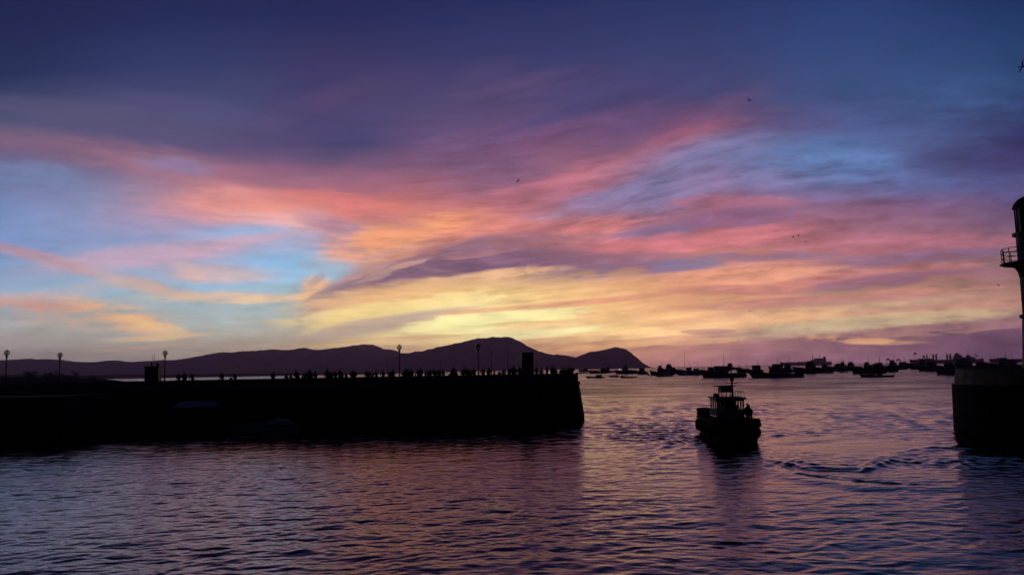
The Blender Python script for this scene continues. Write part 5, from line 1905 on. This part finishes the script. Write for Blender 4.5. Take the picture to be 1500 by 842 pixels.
# ------------------------------------------------------------------ birds
def bird_mesh(seed, flap):
    r = random.Random(seed)
    mb = MB()
    # body along y, nose at -y
    prof = [(-.34, .015), (-.28, .03), (-.22, .045), (-.1, .07), (.05, .075), (.18, .05), (.32, .03), (.42, .02)]
    mb.tube([(0, y, 0.01 * math.sin(i)) for i, (y, q) in enumerate(prof)], [q for y, q in prof], 8)
    for s in (-1, 1):
        pr_ = []
        for (t, cw_, zf) in ((0.03, .20, 0), (.2, .22, .6), (.42, .18, 1.0), (.62, .12, .85), (.8, .03, .6)):
            pr_.append((s * t * 1.0, -.08 + .10 * t, flap * zf * .35, cw_))
        vs, fs = [], []
        for (x, y, z, w_) in pr_:
            vs += [(x, y - w_ * .3, z + .012), (x, y + w_ * .7, z), (x, y - w_ * .3, z - .012)]
        for i in range(len(pr_) - 1):
            for k in range(3):
                fs.append((i * 3 + k, i * 3 + (k + 1) % 3, (i + 1) * 3 + (k + 1) % 3, (i + 1) * 3 + k))
        fs.append((len(vs) - 3, len(vs) - 2, len(vs) - 1))
        mb.add(vs, fs)
    mb.add([(-.05, .36, 0), (.05, .36, 0), (.09, .56, .0), (-.09, .56, .0), (-.05, .36, .015), (.05, .36, .015), (.09, .56, .012), (-.09, .56, .012)],
           [(0, 1, 2, 3), (4, 5, 6, 7), (0, 1, 5, 4), (1, 2, 6, 5), (2, 3, 7, 6), (3, 0, 4, 7)])
    return mb


bm0 = bird_mesh(1, .7)
protos = {}
for key, fl in (('up', .8), ('glide', .25), ('down', -.5)):
    o = bird_mesh(1, fl).build('bird', 'feather', smooth=True)
    protos[key] = o.data
    bpy.data.objects.remove(o)
BIRDS = [(1098, 147.5, 165, 'up', .3, .35, 'lone dark bird gliding high on the right, above the blue cloud gap'),
         (759, 265, 150, 'glide', 1.0, -.7, 'dark bird banking above the headland in the pink cloud'),
         (1498, 98, 90, 'up', 1.5, .9, 'bird cut by the edge of the picture high above the lighthouse'),
         (1162, 346.2, 330, 'down', 1.4, .3, 'lower left bird of the trio above the cargo ship'),
         (1169.5, 344.6, 360, 'glide', 1.2, .5, 'topmost bird of the trio above the cargo ship'),
         (1180.5, 354.6, 300, 'glide', .1, .0, 'lowest bird of the trio above the cargo ship'),
         (1462.6, 417.5, 260, 'down', .9, .2, 'bird just left of the lighthouse shaft, below the gallery'),
         (1069.5, 450.4, 420, 'glide', .4, .1, 'tiny far bird above the tall sailing mast'),
         (1099, 455.3, 420, 'glide', .8, .2, 'tiny far bird above the large motor yacht'),
         (1276, 459.5, 400, 'glide', .2, .0, 'tiny far bird left of the lighthouse, in the yellow sky'),
         (1430, 521.5, 230, 'up', .5, .5, 'bird flying low over the stern of the freighter')]
for px, py, Y, fl, rz, bank, lb in BIRDS:
    o = bpy.data.objects.new('bird', protos[fl])
    COL.objects.link(o)
    o.location = at(px, py, Y)
    o.rotation_euler = (rnd.uniform(-.2, .2), bank, rz)
    k = 1.0 if Y < 200 else 1.25
    o.scale = (k, k, k)
    tag(o, lb, 'bird', 'birds in the evening sky')

# the quay the photograph is taken from
q = MB().box(-40, 40, -14, 1.2, -1.5, 4.4).build('quay', 'paving')
q['kind'] = 'structure'

# ------------------------------------------------------------------ evening haze
hz_ = MB().box(-12900, 12900, -12900, 12900, -3.0, HAZE_TOP).build('haze', 'glass')
hm = bpy.data.materials.new('evening_haze')
hm.use_nodes = True
t = hm.node_tree
t.nodes.clear()
vo = t.nodes.new('ShaderNodeVolumePrincipled')
vo.inputs['Color'].default_value = (0.92, 0.66, 1.0, 1)
vo.inputs['Density'].default_value = HAZE_D
vo.inputs['Density Attribute'].default_value = ''
vo.inputs['Temperature Attribute'].default_value = ''
if hasattr(hm, 'cycles') and hasattr(hm.cycles, 'homogeneous_volume'):
    hm.cycles.homogeneous_volume = True
vo.inputs['Anisotropy'].default_value = 0.5
mo_ = t.nodes.new('ShaderNodeOutputMaterial')
t.links.new(vo.outputs[0], mo_.inputs['Volume'])
hz_.data.materials.clear()
hz_.data.materials.append(hm)
hz_['kind'] = 'stuff'
hz_['label'] = 'thin evening haze over the harbour and the hills'

# ------------------------------------------------------------------ render settings
S.render.engine = 'CYCLES'
S.view_settings.view_transform = 'Standard'
S.view_settings.look = 'None'
S.view_settings.exposure = 0
S.view_settings.gamma = 1
S.view_settings.use_curve_mapping = False
S.cycles.max_bounces = 6
S.cycles.glossy_bounces = 3
S.cycles.transparent_max_bounces = 12
S.cycles.volume_bounces = 0
S.cycles.use_denoising = True
S.cycles.sample_clamp_indirect = 4
